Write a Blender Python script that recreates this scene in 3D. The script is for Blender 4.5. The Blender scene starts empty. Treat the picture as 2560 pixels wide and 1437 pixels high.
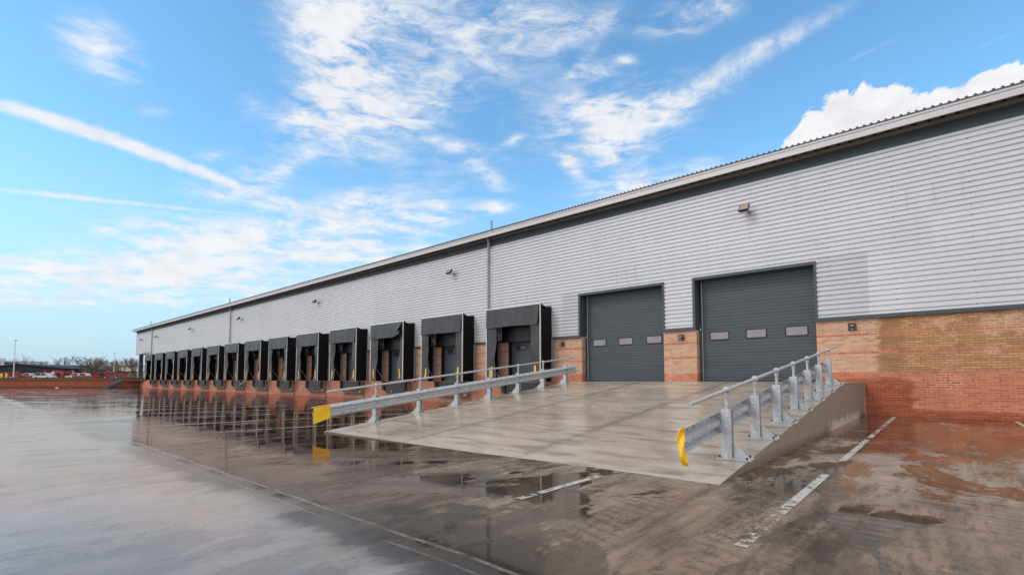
import bpy, bmesh, math, random
from mathutils import Vector, Matrix
rnd = random.Random(7)
scene = bpy.context.scene
COL = scene.collection
C = 1.40            # eye height above the dock yard; builders below measure heights from eye level
D = 19.68           # wall plane
FLOOR = -0.14       # dock floor
PITCH, YAW = math.radians(3.504), math.radians(41.287)

# ------------------------------------------------------------------ helpers
def rad(a): return math.radians(a)
_f, _cy = 1215.08, 872.63
_cp, _sp = math.cos(PITCH), math.sin(PITCH)
FWD = Vector((-math.sin(YAW)*_cp, math.cos(YAW)*_cp, _sp))
RGT = Vector((math.cos(YAW), math.sin(YAW), 0))
UPV = RGT.cross(FWD)
HF = Vector((-math.sin(YAW), math.cos(YAW), 0))
def ray(x, y): return FWD + RGT*((x-1280)/_f) - UPV*((y-_cy)/_f)
def at(px, depth):
    """ground position (x, y) of the vertical through photo column px at the given distance ahead"""
    d = ray(px, 946); k = depth/d.dot(HF)
    return d.x*k, d.y*k
def hz(py, depth): return (946.8-py)/1222.0*depth

class MB:
    def __init__(s): s.v = []; s.f = []; s.m = []; s.sm = False
    def add(s, vs, fs, mi=0):
        o = len(s.v); s.v += [Vector(p) for p in vs]
        for f in fs: s.f.append([o+i for i in f]); s.m.append(mi)
        return s
    def box(s, x0, x1, y0, y1, z0, z1, mi=0, rot=None, piv=None):
        vs = [Vector((x, y, z)) for z in (z0, z1) for y in (y0, y1) for x in (x0, x1)]
        if rot is not None:
            p = Vector(piv) if piv is not None else Vector(((x0+x1)/2, (y0+y1)/2, (z0+z1)/2))
            vs = [rot @ (v-p) + p for v in vs]
        return s.add(vs, [(0,2,3,1),(4,5,7,6),(0,1,5,4),(2,6,7,3),(0,4,6,2),(1,3,7,5)], mi)
    def bbox(s, x0, x1, y0, y1, z0, z1, b=.01, mi=0):
        """box with chamfered vertical and top edges"""
        n = []
        for z, i in ((z0, 0), (z1-b, 0), (z1, b)):
            n.append([(x0+i+b,y0+i,z),(x1-i-b,y0+i,z),(x1-i,y0+i+b,z),(x1-i,y1-i-b,z),(x1-i-b,y1-i,z),(x0+i+b,y1-i,z),(x0+i,y1-i-b,z),(x0+i,y0+i+b,z)])
        vs = sum(n, []); fs = [tuple(range(7,-1,-1)), tuple(range(16,24))]
        for k in range(2):
            for i in range(8):
                j = (i+1) % 8; fs.append((k*8+i, k*8+j, k*8+8+j, k*8+8+i))
        return s.add(vs, fs, mi)
    def tube(s, pts, r, n=8, mi=0, cap=True, r2=None):
        pts = [Vector(p) for p in pts]; rings = []; up0 = None
        for i, p in enumerate(pts):
            t = (pts[min(i+1, len(pts)-1)]-pts[max(i-1, 0)]).normalized()
            up = Vector((0,0,1)) if abs(t.z) < .9 else Vector((1,0,0))
            a = t.cross(up).normalized(); b = a.cross(t)
            rr = r if r2 is None else r+(r2-r)*i/max(1, len(pts)-1)
            rings.append([p+a*rr*math.cos(2*math.pi*k/n)+b*rr*math.sin(2*math.pi*k/n) for k in range(n)])
        vs = sum(rings, []); fs = []
        for i in range(len(pts)-1):
            for k in range(n):
                j = (k+1) % n; fs.append((i*n+k, i*n+j, (i+1)*n+j, (i+1)*n+k))
        if cap: fs += [tuple(range(n-1,-1,-1)), tuple(range((len(pts)-1)*n, len(pts)*n))]
        return s.add(vs, fs, mi)
    def ball(s, c, r, n=10, m=6, mi=0):
        vs = [Vector(c)+Vector((0,0,-r))]; fs = []
        for i in range(1, m):
            a = math.pi*i/m-math.pi/2
            for k in range(n): vs.append(Vector(c)+Vector((r*math.cos(a)*math.cos(2*math.pi*k/n), r*math.cos(a)*math.sin(2*math.pi*k/n), r*math.sin(a))))
        vs.append(Vector(c)+Vector((0,0,r)))
        for k in range(n):
            j = (k+1) % n; fs.append((0, 1+j, 1+k)); e = 1+(m-2)*n
            fs.append((e+k, e+j, len(vs)-1))
            for i in range(m-2): fs.append((1+i*n+k, 1+i*n+j, 1+(i+1)*n+j, 1+(i+1)*n+k))
        return s.add(vs, fs, mi)
    def prism(s, poly, a, b, axis='y', mi=0):
        """poly of 2-D points extruded along axis between a and b"""
        def P(u, v, w): return {'y': (u, w, v), 'x': (w, u, v), 'z': (u, v, w)}[axis]
        n = len(poly)
        vs = [P(u, v, a) for u, v in poly]+[P(u, v, b) for u, v in poly]
        fs = [tuple(range(n)), tuple(range(2*n-1, n-1, -1))]+[(i, (i+1) % n, n+(i+1) % n, n+i) for i in range(n)]
        return s.add(vs, fs, mi)
    def sheet(s, fn, nu, nv, th=None, mi=0):
        """surface fn(u,v) in 0..1; th = thickness vector"""
        vs = [Vector(fn(i/nu, j/nv)) for j in range(nv+1) for i in range(nu+1)]
        w = nu+1; n = len(vs)
        fs = [(j*w+i, j*w+i+1, (j+1)*w+i+1, (j+1)*w+i) for j in range(nv) for i in range(nu)]
        if th is not None:
            t = Vector(th); vs += [v+t for v in vs]
            fs += [tuple(n+k for k in reversed(f)) for f in fs[:nu*nv]]
            edge = [i for i in range(w)]+[j*w+nu for j in range(1, nv+1)]+[nv*w+i for i in range(nu-1, -1, -1)]+[j*w for j in range(nv-1, 0, -1)]
            fs += [(edge[(k+1) % len(edge)], edge[k], n+edge[k], n+edge[(k+1) % len(edge)]) for k in range(len(edge))]
        return s.add(vs, fs, mi)
    def build(s, name, mats, parent=None, smooth=False, fix=True):
        me = bpy.data.meshes.new(name)
        org = Vector((0,0,0))
        o = bpy.data.objects.new(name, me)
        sh = Vector((0,0,0 if parent else C))
        me.from_pydata([v+sh if parent is None else v for v in s.v], [], s.f)
        for m in (mats if isinstance(mats, (list, tuple)) else [mats]): me.materials.append(m)
        me.polygons.foreach_set('material_index', s.m)
        if fix:
            bm = bmesh.new(); bm.from_mesh(me); bmesh.ops.recalc_face_normals(bm, faces=bm.faces); bm.to_mesh(me); bm.free()
        if smooth:
            me.polygons.foreach_set('use_smooth', [True]*len(me.polygons))
            try: me.set_sharp_from_angle(angle=rad(40))
            except Exception: pass
        COL.objects.link(o)
        if parent: o.parent = parent
        return o
def tag(o, label=None, cat=None, group=None, kind=None):
    if label: o['label'] = label
    if cat: o['category'] = cat
    if group: o['group'] = group
    if kind: o['kind'] = kind
    return o
def thing(name, label, cat, loc=(0,0,0), rz=0, group=None):
    """Empty at the base of a thing; loc is measured from eye level, children are local"""
    o = bpy.data.objects.new(name, None); o.empty_display_size = .2
    COL.objects.link(o); o.location = (loc[0], loc[1], loc[2]+C); o.rotation_euler = (0, 0, rz)
    return tag(o, label, cat, group)
def dup(root, loc, rz, label, group=None):
    r = root.copy(); COL.objects.link(r); r.location = (loc[0], loc[1], loc[2]+C); r.rotation_euler = (0,0,rz)
    r['label'] = label
    if group: r['group'] = group
    for ch in list(root.children):
        c = ch.copy(); COL.objects.link(c); c.parent = r
        for g in list(ch.children):
            d = g.copy(); COL.objects.link(d); d.parent = c
    return r

# ------------------------------------------------------------------ shader helpers
class NT:
    def __init__(s, nt): s.nt = nt
    def n(s, t, **k):
        x = s.nt.nodes.new(t)
        for a, b in k.items(): setattr(x, a, b)
        return x
    def put(s, sock, v):
        if v is None: return
        if hasattr(v, 'links') or isinstance(v, bpy.types.NodeSocket): s.nt.links.new(v, sock)
        else:
            if sock.type == 'RGBA' and not hasattr(v, '__len__'): v = (v, v, v, 1)
            elif sock.type == 'RGBA' and len(v) == 3: v = (*v, 1)
            elif sock.type == 'VECTOR' and not hasattr(v, '__len__'): v = (v, v, v)
            sock.default_value = v
    def math(s, op, a, b=None, c=None, clamp=False):
        x = s.n('ShaderNodeMath', operation=op, use_clamp=clamp)
        s.put(x.inputs[0], a); s.put(x.inputs[1], b); s.put(x.inputs[2], c)
        return x.outputs[0]
    def add(s, a, b): return s.math('ADD', a, b)
    def sub(s, a, b): return s.math('SUBTRACT', a, b)
    def mul(s, a, b): return s.math('MULTIPLY', a, b)
    def vm(s, op, a, b=None, out=0):
        x = s.n('ShaderNodeVectorMath', operation=op)
        s.put(x.inputs[0], a); s.put(x.inputs[1], b)
        return x.outputs['Value'] if op in ('DOT_PRODUCT', 'LENGTH', 'DISTANCE') else x.outputs[0]
    def ss(s, v, a, b, lo=0., hi=1.):
        x = s.n('ShaderNodeMapRange', interpolation_type='SMOOTHSTEP')
        s.put(x.inputs[0], v); s.put(x.inputs[1], a); s.put(x.inputs[2], b); s.put(x.inputs[3], lo); s.put(x.inputs[4], hi)
        return x.outputs[0]
    def lin(s, v, a, b, lo=0., hi=1.):
        x = s.n('ShaderNodeMapRange'); x.clamp = True
        s.put(x.inputs[0], v); s.put(x.inputs[1], a); s.put(x.inputs[2], b); s.put(x.inputs[3], lo); s.put(x.inputs[4], hi)
        return x.outputs[0]
    def mix(s, f, a, b, bt='MIX'):
        x = s.n('ShaderNodeMix', data_type='RGBA', blend_type=bt)
        s.put(x.inputs[0], f); s.put(x.inputs[6], a); s.put(x.inputs[7], b)
        return x.outputs[2]
    def mixf(s, f, a, b):
        x = s.n('ShaderNodeMix', data_type='FLOAT')
        s.put(x.inputs[0], f); s.put(x.inputs[2], a); s.put(x.inputs[3], b)
        return x.outputs[0]
    def noise(s, vec, scale=1., detail=3., rough=.55, dist=0., col=False):
        x = s.n('ShaderNodeTexNoise'); s.put(x.inputs['Vector'], vec)
        x.inputs['Scale'].default_value = scale; x.inputs['Detail'].default_value = detail
        x.inputs['Roughness'].default_value = rough; x.inputs['Distortion'].default_value = dist
        return x.outputs['Color' if col else 'Fac']
    def xyz(s, v):
        x = s.n('ShaderNodeSeparateXYZ'); s.put(x.inputs[0], v); return x.outputs
    def vec(s, x_, y_, z_=0.):
        x = s.n('ShaderNodeCombineXYZ'); s.put(x.inputs[0], x_); s.put(x.inputs[1], y_); s.put(x.inputs[2], z_); return x.outputs[0]
    def pos(s):
        return s.n('ShaderNodeNewGeometry').outputs['Position']
    def objc(s):
        return s.n('ShaderNodeTexCoord').outputs['Object']
    def rect(s, x, z, x0, x1, z0, z1, e=.02):
        a = s.mul(s.ss(x, x0-e, x0+e), s.ss(x, x1-e, x1+e, 1., 0.))
        b = s.mul(s.ss(z, z0-e, z0+e), s.ss(z, z1-e, z1+e, 1., 0.))
        return s.mul(a, b)
    def bump(s, h, strength=.3, dist=.01, normal=None):
        x = s.n('ShaderNodeBump'); x.inputs['Strength'].default_value = strength; x.inputs['Distance'].default_value = dist
        s.put(x.inputs['Height'], h)
        if normal is not None: s.put(x.inputs['Normal'], normal)
        return x.outputs[0]
def newmat(name):
    m = bpy.data.materials.new(name); m.use_nodes = True
    t = NT(m.node_tree); b = m.node_tree.nodes['Principled BSDF']
    return m, t, b
def simple(name, col, rough=.5, metal=0., var=.12, scale=3., bump=0., bscale=40., spec=.5, rvar=.1, streak=None):
    m, t, b = newmat(name)
    p = t.objc()
    v = p if streak is None else t.vm('MULTIPLY', p, streak)
    n = t.noise(v, scale, 5, .6)
    f = t.lin(n, .25, .75, 1-var, 1+var)
    c = t.mix(1., (*col, 1), t.vec(f, f, f), 'MULTIPLY')
    t.put(b.inputs['Base Color'], c)
    t.put(b.inputs['Roughness'], t.lin(n, .3, .7, max(.02, rough-rvar), min(1, rough+rvar)))
    b.inputs['Metallic'].default_value = metal
    b.inputs['Specular IOR Level'].default_value = spec
    if bump: t.put(b.inputs['Normal'], t.bump(t.noise(p, bscale, 3), bump, .01))
    return m

# ------------------------------------------------------------------ materials
def mat_cladding(vertical=False):
    m, t, b = newmat('silver_cladding')
    p = t.pos(); x, y, z = t.xyz(p)
    z = t.sub(z, C)
    pan = t.n('ShaderNodeTexWhiteNoise', noise_dimensions='2D')
    t.put(pan.inputs['Vector'], t.vec(t.math('FLOOR', t.mul(x, 1/6.1)), t.math('FLOOR', t.mul(z, 1/1.01))))
    f = t.lin(pan.outputs[0], 0, 1, .965, 1.02)
    big = t.noise(t.vec(t.mul(x, .5), t.mul(z, .12)), 1.3, 6, .65)
    f = t.mul(f, t.lin(big, .3, .7, .95, 1.03))
    # vertical run-off dirt
    run = t.noise(t.vec(t.mul(x, 5.), t.mul(z, .25)), 1.4, 4, .6)
    f = t.mul(f, t.lin(run, .55, .8, 1., .93))
    # replaced duller sheets beside the doors
    d1 = t.rect(x, z, -3.05, -1.63, 2.0, 4.2)
    d2 = t.rect(x, z, -13.9, -12.95, 2.0, 4.2)
    f = t.mul(f, t.lin(t.math('MAXIMUM', d1, d2), 0, 1, 1., .86))
        # faint ghosts of removed fixings: short vertical drip marks
    g = None
    for gx, gz_ in ((-.55, 6.1), (.1, 6.15), (.75, 6.2), (-10.9, 5.0), (-10.4, 5.05), (-9.95, 5.05), (-16.2, 4.75), (-15.7, 4.7), (-5.2, 5.95), (-25, 5.2), (-34, 5)):
        a = t.rect(x, z, gx-.035, gx+.035, gz_-.75, gz_, .05)
        g = a if g is None else t.math('MAXIMUM', g, a)
    f = t.mul(f, t.lin(g, 0, 1, 1., .9))
    # screw heads
    sx = t.math('ABSOLUTE', t.sub(t.math('FRACT', t.mul(x, 1/1.83)), .5))
    sz = t.math('ABSOLUTE', t.sub(t.math('FRACT', t.add(t.mul(t.sub(z, 7.47), 1/.332), .36)), .5))
    scr = t.mul(t.math('LESS_THAN', sx, .010), t.math('LESS_THAN', sz, .055))
    f = t.mul(f, t.lin(scr, 0, 1, 1., .55))
    t.put(b.inputs['Base Color'], t.mix(1., (.68, .678, .695, 1), t.vec(f, f, f), 'MULTIPLY'))
    t.put(b.inputs['Roughness'], t.lin(big, .3, .7, .38, .52))
    b.inputs['Metallic'].default_value = .12
    return m
def mat_brick():
    m, t, b = newmat('brickwork')
    p = t.pos(); x, y, z = t.xyz(p)
    z = t.sub(z, C)
    nrm = t.n('ShaderNodeNewGeometry').outputs['Normal']
    nx = t.math('ABSOLUTE', t.xyz(nrm)[0])
    side = t.math('GREATER_THAN', nx, .7)
    h = t.mixf(side, x, y)
    zz = t.sub(z, .229)
    br = t.n('ShaderNodeTexBrick'); br.offset = .5
    t.put(br.inputs['Vector'], t.vec(t.add(h, 200), t.add(zz, 30.), 0))
    br.inputs['Scale'].default_value = 1; br.inputs['Mortar Size'].default_value = .0068; br.inputs['Mortar Smooth'].default_value = .15
    br.inputs['Brick Width'].default_value = .225; br.inputs['Row Height'].default_value = .075
    br.inputs['Color1'].default_value = (0,0,0,1); br.inputs['Color2'].default_value = (1,1,1,1); br.inputs['Mortar'].default_value = (.5,.5,.5,1)
    r = t.xyz(br.outputs['Color'])[0]; mort = br.outputs['Fac']
    course = t.math('FLOOR', t.mul(zz, 1/.075))
    red = t.math('LESS_THAN', zz, 0.)
    for k in (8, 16):
        red = t.math('MAXIMUM', red, t.math('COMPARE', course, float(k), .4))
    blot = t.noise(p, .7, 5, .6)
    grime = t.noise(t.vm('MULTIPLY', p, (3., 3., .5)), 1.2, 5, .65)
    jag = t.noise(t.vec(course, 3.3, t.math('FLOOR', t.mul(h, 2.2))), 1.7, 1)
    jx = t.add(x, t.mul(t.sub(jag, .5), .55))
    wetx = t.ss(jx, -1.55, -1.4)                                # rain-soaked stretch right of the ramp
    darkx = t.mul(t.ss(jx, -1.5, -1.3), t.ss(jx, -1.0, -.7, 1., 0.))
    buff = t.mix(r, (.50, .255, .145, 1), (.68, .395, .255, 1))
    buff = t.mix(t.ss(blot, .45, .7), buff, (.60, .34, .215, 1))
    ochre = t.mix(r, (.43, .195, .08, 1), (.62, .315, .145, 1))
    bf = t.mix(wetx, buff, ochre)
    bf = t.mix(t.mul(darkx, .5), bf, (.29, .14, .06, 1))
    redd = t.mix(r, (.47, .125, .050, 1), (.68, .205, .092, 1))
    # wet lower wall: soaked near the ramp and in the bottom two courses
    wet2 = t.math('MAXIMUM', t.mul(t.ss(jx, -.75, -.55, 1., 0.), t.ss(t.add(zz, t.mul(t.sub(jag, .5), .25)), -.30, -.12, 1., 0.)), t.ss(zz, -1.24, -1.12, 1., 0.))
    wet2 = t.mul(wet2, t.ss(x, -3.2, -3.0))
    redd = t.mix(t.mul(wet2, .75), redd, t.mix(r, (.32, .062, .018, 1), (.46, .095, .030, 1)))
    # dock walls are paler, rain-washed pink
    dock = t.ss(x, -13., -12.5, 1., 0.)
    redd = t.mix(t.mul(dock, t.mul(.8, t.ss(zz, -.38, -.30, 1., 0.))), redd, t.mix(blot, (.38, .125, .075, 1), (.52, .20, .13, 1)))
    far = t.ss(x, -93., -94.5)
    c = t.mix(red, bf, redd)
    ef = t.mul(t.ss(t.noise(t.vm('ADD', p, (4, 0, 9)), 1.1, 6, .7), .58, .72), .3)
    c = t.mix(ef, c, (.62, .5, .42, 1))
    mcol = t.mix(red, t.mix(wetx, (.64, .47, .36, 1), (.20, .125, .065, 1)), t.mix(wet2, (.50, .33, .25, 1), (.12, .045, .025, 1)))
    whitej = t.ss(t.noise(t.vm('ADD', p, (31, 0, 2)), 1.6, 4, .6), .54, .62)
    mcol = t.mix(t.mul(whitej, t.sub(1., wet2)), mcol, (.68, .55, .46, 1))
    c = t.mix(mort, c, mcol)
    c = t.mix(t.ss(grime, .55, .8, 0., .35), c, (.12, .075, .05, 1))
    # weep holes in the third red course
    wx = t.math('ABSOLUTE', t.sub(t.math('FRACT', t.mul(t.add(x, .1), 1/.56)), .5))
    wz = t.math('COMPARE', course, -4., .4)
    weep = t.mul(t.mul(t.math('LESS_THAN', wx, .016), wz), t.math('GREATER_THAN', x, -1.1))
    c = t.mix(weep, c, (.01, .01, .01, 1))
    t.put(b.inputs['Base Color'], c)
    t.put(b.inputs['Roughness'], t.mixf(t.math('MAXIMUM', wet2, t.mul(wetx, .5)), .85, .5))
    hgt = t.sub(t.mul(t.noise(p, 60, 3), .3), t.mul(mort, 1.))
    t.put(b.inputs['Normal'], t.bump(hgt, .5, .006))
    return m
def mat_yard():
    m, t, b = newmat('wet_yard_concrete')
    p = t.pos(); x, y, z = t.xyz(p)
    s1 = t.noise(t.vec(t.mul(x, 1.), t.mul(y, .10)), 2.4, 9, .68, .5)     # drag-brush streaks running towards the wall
    s2 = t.noise(t.vec(t.mul(x, 1.), t.mul(y, .22)), 9., 7, .68, .5)
    pud = t.noise(t.vec(t.mul(x, .28), t.mul(y, .3)), 1.15, 5, .6, .8)
    med = t.noise(t.vec(x, t.mul(y, .55)), 1.5, 9, .72, .6)
    fine = t.noise(p, 30., 6, .75)
    grit = t.noise(p, 150., 3, .7)
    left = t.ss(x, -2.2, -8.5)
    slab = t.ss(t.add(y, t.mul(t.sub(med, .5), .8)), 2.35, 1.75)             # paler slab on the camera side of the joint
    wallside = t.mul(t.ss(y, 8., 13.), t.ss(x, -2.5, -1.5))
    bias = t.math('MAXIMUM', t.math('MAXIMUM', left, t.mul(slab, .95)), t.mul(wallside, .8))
    w = t.sub(t.add(t.add(t.mul(s1, .36), t.mul(pud, .34)), t.add(t.mul(med, .38), t.mul(bias, .12))), .046)
    w = t.add(w, t.add(t.mul(t.sub(fine, .5), .13), t.mul(t.sub(s2, .5), .14)))
    pd = t.add(t.noise(t.vec(t.mul(x, .8), t.mul(y, .42)), .95, 8, .62, .5), t.mul(t.sub(s2, .5), .10))
    pool = t.mul(t.ss(pd, .522, .546), t.sub(1., t.mul(slab, .45)))
    wet = t.ss(w, .455, .56)
    film = t.math('MAXIMUM', t.ss(w, .525, .60), pool)
    wet = t.math('MAXIMUM', wet, pool)
    # colour: pale damp screed, dark soaked concrete, rubber marks
    tan = t.mix(t.lin(med, .35, .65), (.12, .082, .055, 1), (.42, .30, .20, 1))
    tan = t.mix(t.ss(fine, .52, .72, 0., .5), tan, (.34, .27, .205, 1))
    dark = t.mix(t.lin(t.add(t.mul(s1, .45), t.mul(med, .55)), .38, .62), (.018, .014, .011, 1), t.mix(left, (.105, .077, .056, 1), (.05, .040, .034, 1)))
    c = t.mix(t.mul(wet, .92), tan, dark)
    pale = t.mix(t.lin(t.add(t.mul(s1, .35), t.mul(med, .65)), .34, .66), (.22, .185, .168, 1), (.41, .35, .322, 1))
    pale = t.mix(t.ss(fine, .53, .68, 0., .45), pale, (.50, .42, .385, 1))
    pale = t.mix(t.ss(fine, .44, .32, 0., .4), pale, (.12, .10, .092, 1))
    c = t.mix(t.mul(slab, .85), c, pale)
    c = t.mix(t.mul(t.ss(s2, .55, .75, 0., .5), t.sub(1., t.mul(slab, .8))), c, (.032, .025, .021, 1))
    c = t.mix(t.ss(fine, .34, .24, 0., .5), c, (.028, .022, .018, 1))
    c = t.mix(t.ss(grit, .60, .72, 0., .5), c, (.36, .28, .21, 1))
    stain = t.noise(t.vec(x, t.mul(y, .7)), .62, 8, .66, .7)
    c = t.mix(t.mul(t.ss(stain, .52, .58, 0., .66), t.sub(1., t.mul(slab, .6))), c, (.020, .016, .013, 1))
    sand = t.mul(t.ss(t.noise(t.vec(t.mul(x, .8), t.mul(y, .5)), 1.3, 7, .7, 1.), .55, .64), t.ss(x, -.7, .4))
    sand = t.mul(sand, t.ss(y, 9., 6.))
    c = t.mix(t.mul(sand, .75), c, (.42, .305, .19, 1))
    # tyre scrub bands
    ty = t.math('SINE', t.add(t.mul(t.add(y, t.mul(x, .35)), 42.), t.mul(med, 9.)))
    tb = t.mul(t.ss(t.noise(t.vec(t.add(x, t.mul(y, .12)), t.mul(y, .02)), 1.5, 2), .50, .6), t.ss(ty, -.2, .9))
    tb = t.mul(t.mul(tb, t.ss(fine, .35, .6)), t.mul(t.ss(x, -6., -4.5), t.ss(y, 1.6, 2.6)))
    c = t.mix(t.mul(tb, .45), c, (.026, .020, .017, 1))
    # joints between slabs
    def lineY(y0, w_):
        e = t.add(t.math('ABSOLUTE', t.sub(t.add(y, t.mul(t.sub(t.noise(t.vec(x, 1.), 1.6, 4), .5), .09)), y0)), t.mul(t.sub(s2, .5), w_*.8))
        return t.ss(e, w_*.4, w_, 1., 0.)
    fadel = t.ss(x, -16., -9., .25, 1.)
    brk = t.ss(t.noise(t.vec(x, 7.), 1.1, 4, .6), .38, .52)
    j1 = t.math('MAXIMUM', lineY(2.25, .026), t.mul(lineY(2.09, .018), t.mul(brk, .8)))
    j2 = t.mul(lineY(6.62, .03), t.ss(x, -1.8, -1.6)); j3 = t.mul(lineY(11.5, .03), t.ss(x, -1.8, -1.6))
    gut = t.mul(t.ss(t.math('ABSOLUTE', t.add(t.sub(y, 2.03), t.mul(t.sub(med, .5), .9))), .05, .30, 1., 0.), t.ss(t.noise(t.vec(x, 2.), .8, 3), .40, .55))
    fx = t.math('ABSOLUTE', t.sub(t.math('FRACT', t.mul(t.add(x, 1.9), 1/5.6)), .5))
    j4 = t.mul(t.mul(t.ss(fx, .496, .4995), .7), t.ss(x, -7., -9.))
    c = t.mix(t.mul(gut, .85), c, (.042, .030, .020, 1))
    jj = t.math('MAXIMUM', t.math('MAXIMUM', j1, j2), t.math('MAXIMUM', j3, j4))
    jj = t.mul(t.mul(jj, fadel), t.lin(t.noise(t.vec(x, y), 3.1, 5, .7), .36, .56, .05, 1.))
    c = t.mix(t.mul(jj, t.lin(s2, .35, .6, .05, .45)), c, (.36, .31, .26, 1))
    ro = t.mixf(wet, t.lin(med, .3, .7, .36, .55), t.lin(s2, .35, .65, .10, .22))
    ro = t.mixf(film, ro, t.lin(t.add(t.mul(s1, .5), t.mul(s2, .5)), .44, .62, .008, .20))
    ro = t.mixf(t.mul(pool, .85), ro, .012)
    ro = t.add(ro, t.mul(t.mul(slab, .09), t.ss(med, .42, .56)))
    ro = t.mixf(t.mul(gut, .6), ro, .3)
    ro = t.add(ro, t.mul(jj, .2))
    hg = t.add(t.mul(s1, .9), t.add(t.mul(s2, .8), t.mul(t.mul(fine, .35), t.sub(1., film))))
    hg = t.sub(hg, t.mul(jj, .8))
    bn = t.n('ShaderNodeBump'); bn.inputs['Distance'].default_value = .014
    t.put(bn.inputs['Strength'], t.mixf(pool, t.mixf(film, .42, .06), .02)); t.put(bn.inputs['Height'], hg)
    # water film over matt concrete; warm gloss tint painted to offset blue sky reflection
    di = t.n('ShaderNodeBsdfDiffuse'); t.put(di.inputs['Color'], c); t.put(di.inputs['Normal'], bn.outputs[0])
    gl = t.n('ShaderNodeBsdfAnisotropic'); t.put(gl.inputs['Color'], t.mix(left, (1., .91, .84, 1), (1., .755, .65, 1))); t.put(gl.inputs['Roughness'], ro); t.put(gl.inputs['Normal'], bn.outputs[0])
    fr = t.n('ShaderNodeFresnel'); t.put(fr.inputs['IOR'], t.mixf(wet, 1.10, t.mixf(film, 1.18, t.mixf(left, 1.33, t.mixf(slab, 1.48, 1.36))))); t.put(fr.inputs['Normal'], bn.outputs[0])
    mx = t.n('ShaderNodeMixShader'); t.put(mx.inputs[0], fr.outputs[0]); t.put(mx.inputs[1], di.outputs[0]); t.put(mx.inputs[2], gl.outputs[0])
    t.nt.links.new(mx.outputs[0], m.node_tree.nodes['Material Output'].inputs['Surface'])
    return m
def mat_ramp():
    m, t, b = newmat('ramp_concrete')
    p = t.pos(); x, y, z = t.xyz(p)
    s = t.noise(t.vec(t.mul(x, .35), t.mul(y, 1.6)), 2.2, 7, .65, .4)
    s2 = t.noise(t.vec(t.mul(x, .5), t.mul(y, 5.)), 6., 5, .65)
    bl = t.noise(p, .55, 6, .65, .5)
    fine = t.noise(p, 45, 4, .7)
    c = t.mix(t.lin(s, .3, .7), (.30, .225, .158, 1), (.61, .485, .365, 1))
    c = t.mix(t.ss(bl, .5, .72, 0., .55), c, (.215, .16, .118, 1))
    c = t.mix(t.ss(s2, .5, .8, 0., .45), c, (.54, .48, .41, 1))
    c = t.mix(t.ss(fine, .6, .8, 0., .3), c, (.12, .095, .075, 1))
    # lane joints
    j = None
    for x0 in (-7.54, -4.78):
        e = t.math('ABSOLUTE', t.sub(x, x0)); a = t.ss(e, .012, .035, 1., 0.)
        h = t.ss(e, .02, .22, .35, 0.)
        c = t.mix(h, c, (.12, .09, .068, 1)); c = t.mix(t.mul(a, .8), c, (.23, .165, .115, 1))
        j = a if j is None else t.math('MAXIMUM', j, a)
    e = t.mul(t.ss(t.math('ABSOLUTE', t.sub(y, 8.9)), .01, .03, 1., 0.), t.ss(x, -7.6, -7.5, 1., 0.))
    c = t.mix(t.mul(e, .7), c, (.12, .085, .06, 1))
    # float-finished margins
    mg = t.math('MAXIMUM', t.ss(x, -2.14, -2.10), t.math('MAXIMUM', t.ss(y, 5.72, 5.76, 1., 0.), t.ss(x, -10.2, -10.16, 1., 0.)))
    nrm = t.n('ShaderNodeNewGeometry').outputs['Normal']
    upf = t.math('GREATER_THAN', t.xyz(nrm)[2], .5)
    c = t.mix(t.mul(t.mul(mg, upf), .6), c, (.50, .43, .345, 1))
    # cast side wall: board streaks, damp foot, lime runs by the building
    zz = t.sub(z, C)
    brd = t.noise(t.vec(t.mul(y, 6.), t.mul(z, .5)), 1.3, 5, .6)
    sc = t.mix(brd, (.21, .175, .14, 1), (.38, .325, .265, 1))
    foot = t.ss(t.add(zz, t.mul(t.sub(bl, .5), .15)), -1.14, -1.0, 1., 0.)
    sc = t.mix(t.mul(foot, .6), sc, (.10, .08, .06, 1))
    drip = t.noise(t.vec(t.mul(y, 4.5), 0.), 1., 2, .6)
    lm = t.mul(t.ss(t.sub(t.add(t.mul(drip, .9), -1.12), zz), 0.28, .34), t.mul(t.ss(y, 12.4, 13.2), t.ss(y, 18.3, 17.6)))
    lm = t.math('MAXIMUM', lm, t.mul(t.ss(y, 19.3, 19.55), t.ss(brd, .4, .55)))
    sc = t.mix(t.mul(lm, .9), sc, (.62, .56, .48, 1))
    c = t.mix(t.ss(s, .5, .36, 0., .55), c, (.17, .125, .09, 1))
    c = t.mix(t.ss(t.noise(t.vec(t.mul(x, .6), t.mul(y, 2.6)), 5., 8, .75), .52, .68, 0., .5), c, (.60, .52, .43, 1))
    c = t.mix(upf, sc, c)
    t.put(b.inputs['Base Color'], c)
    wet = t.mul(t.ss(t.add(t.mul(bl, .5), t.mul(s, .5)), .40, .54), upf)
    t.put(b.inputs['Roughness'], t.mixf(wet, .5, .13))
    t.put(b.inputs['Normal'], t.bump(t.sub(t.add(t.mul(s2, .5), t.mul(fine, .4)), t.mul(j, .6)), .25, .008))
    return m
def mat_paint():
    m, t, b = newmat('worn_white_paint')
    p = t.pos()
    n = t.noise(p, 9., 6, .7); n2 = t.noise(p, 1.1, 3, .5); n3 = t.noise(p, 40., 3, .6)
    a = t.ss(t.add(t.add(t.mul(n, .62), t.mul(n2, .38)), t.mul(n3, .2)),   .545, .61)
    t.put(b.inputs['Base Color'], t.mix(n3, (.43, .395, .345, 1), (.64, .60, .54, 1)))
    t.put(b.inputs['Roughness'], .42); t.put(b.inputs['Alpha'], a)
    return m
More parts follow.
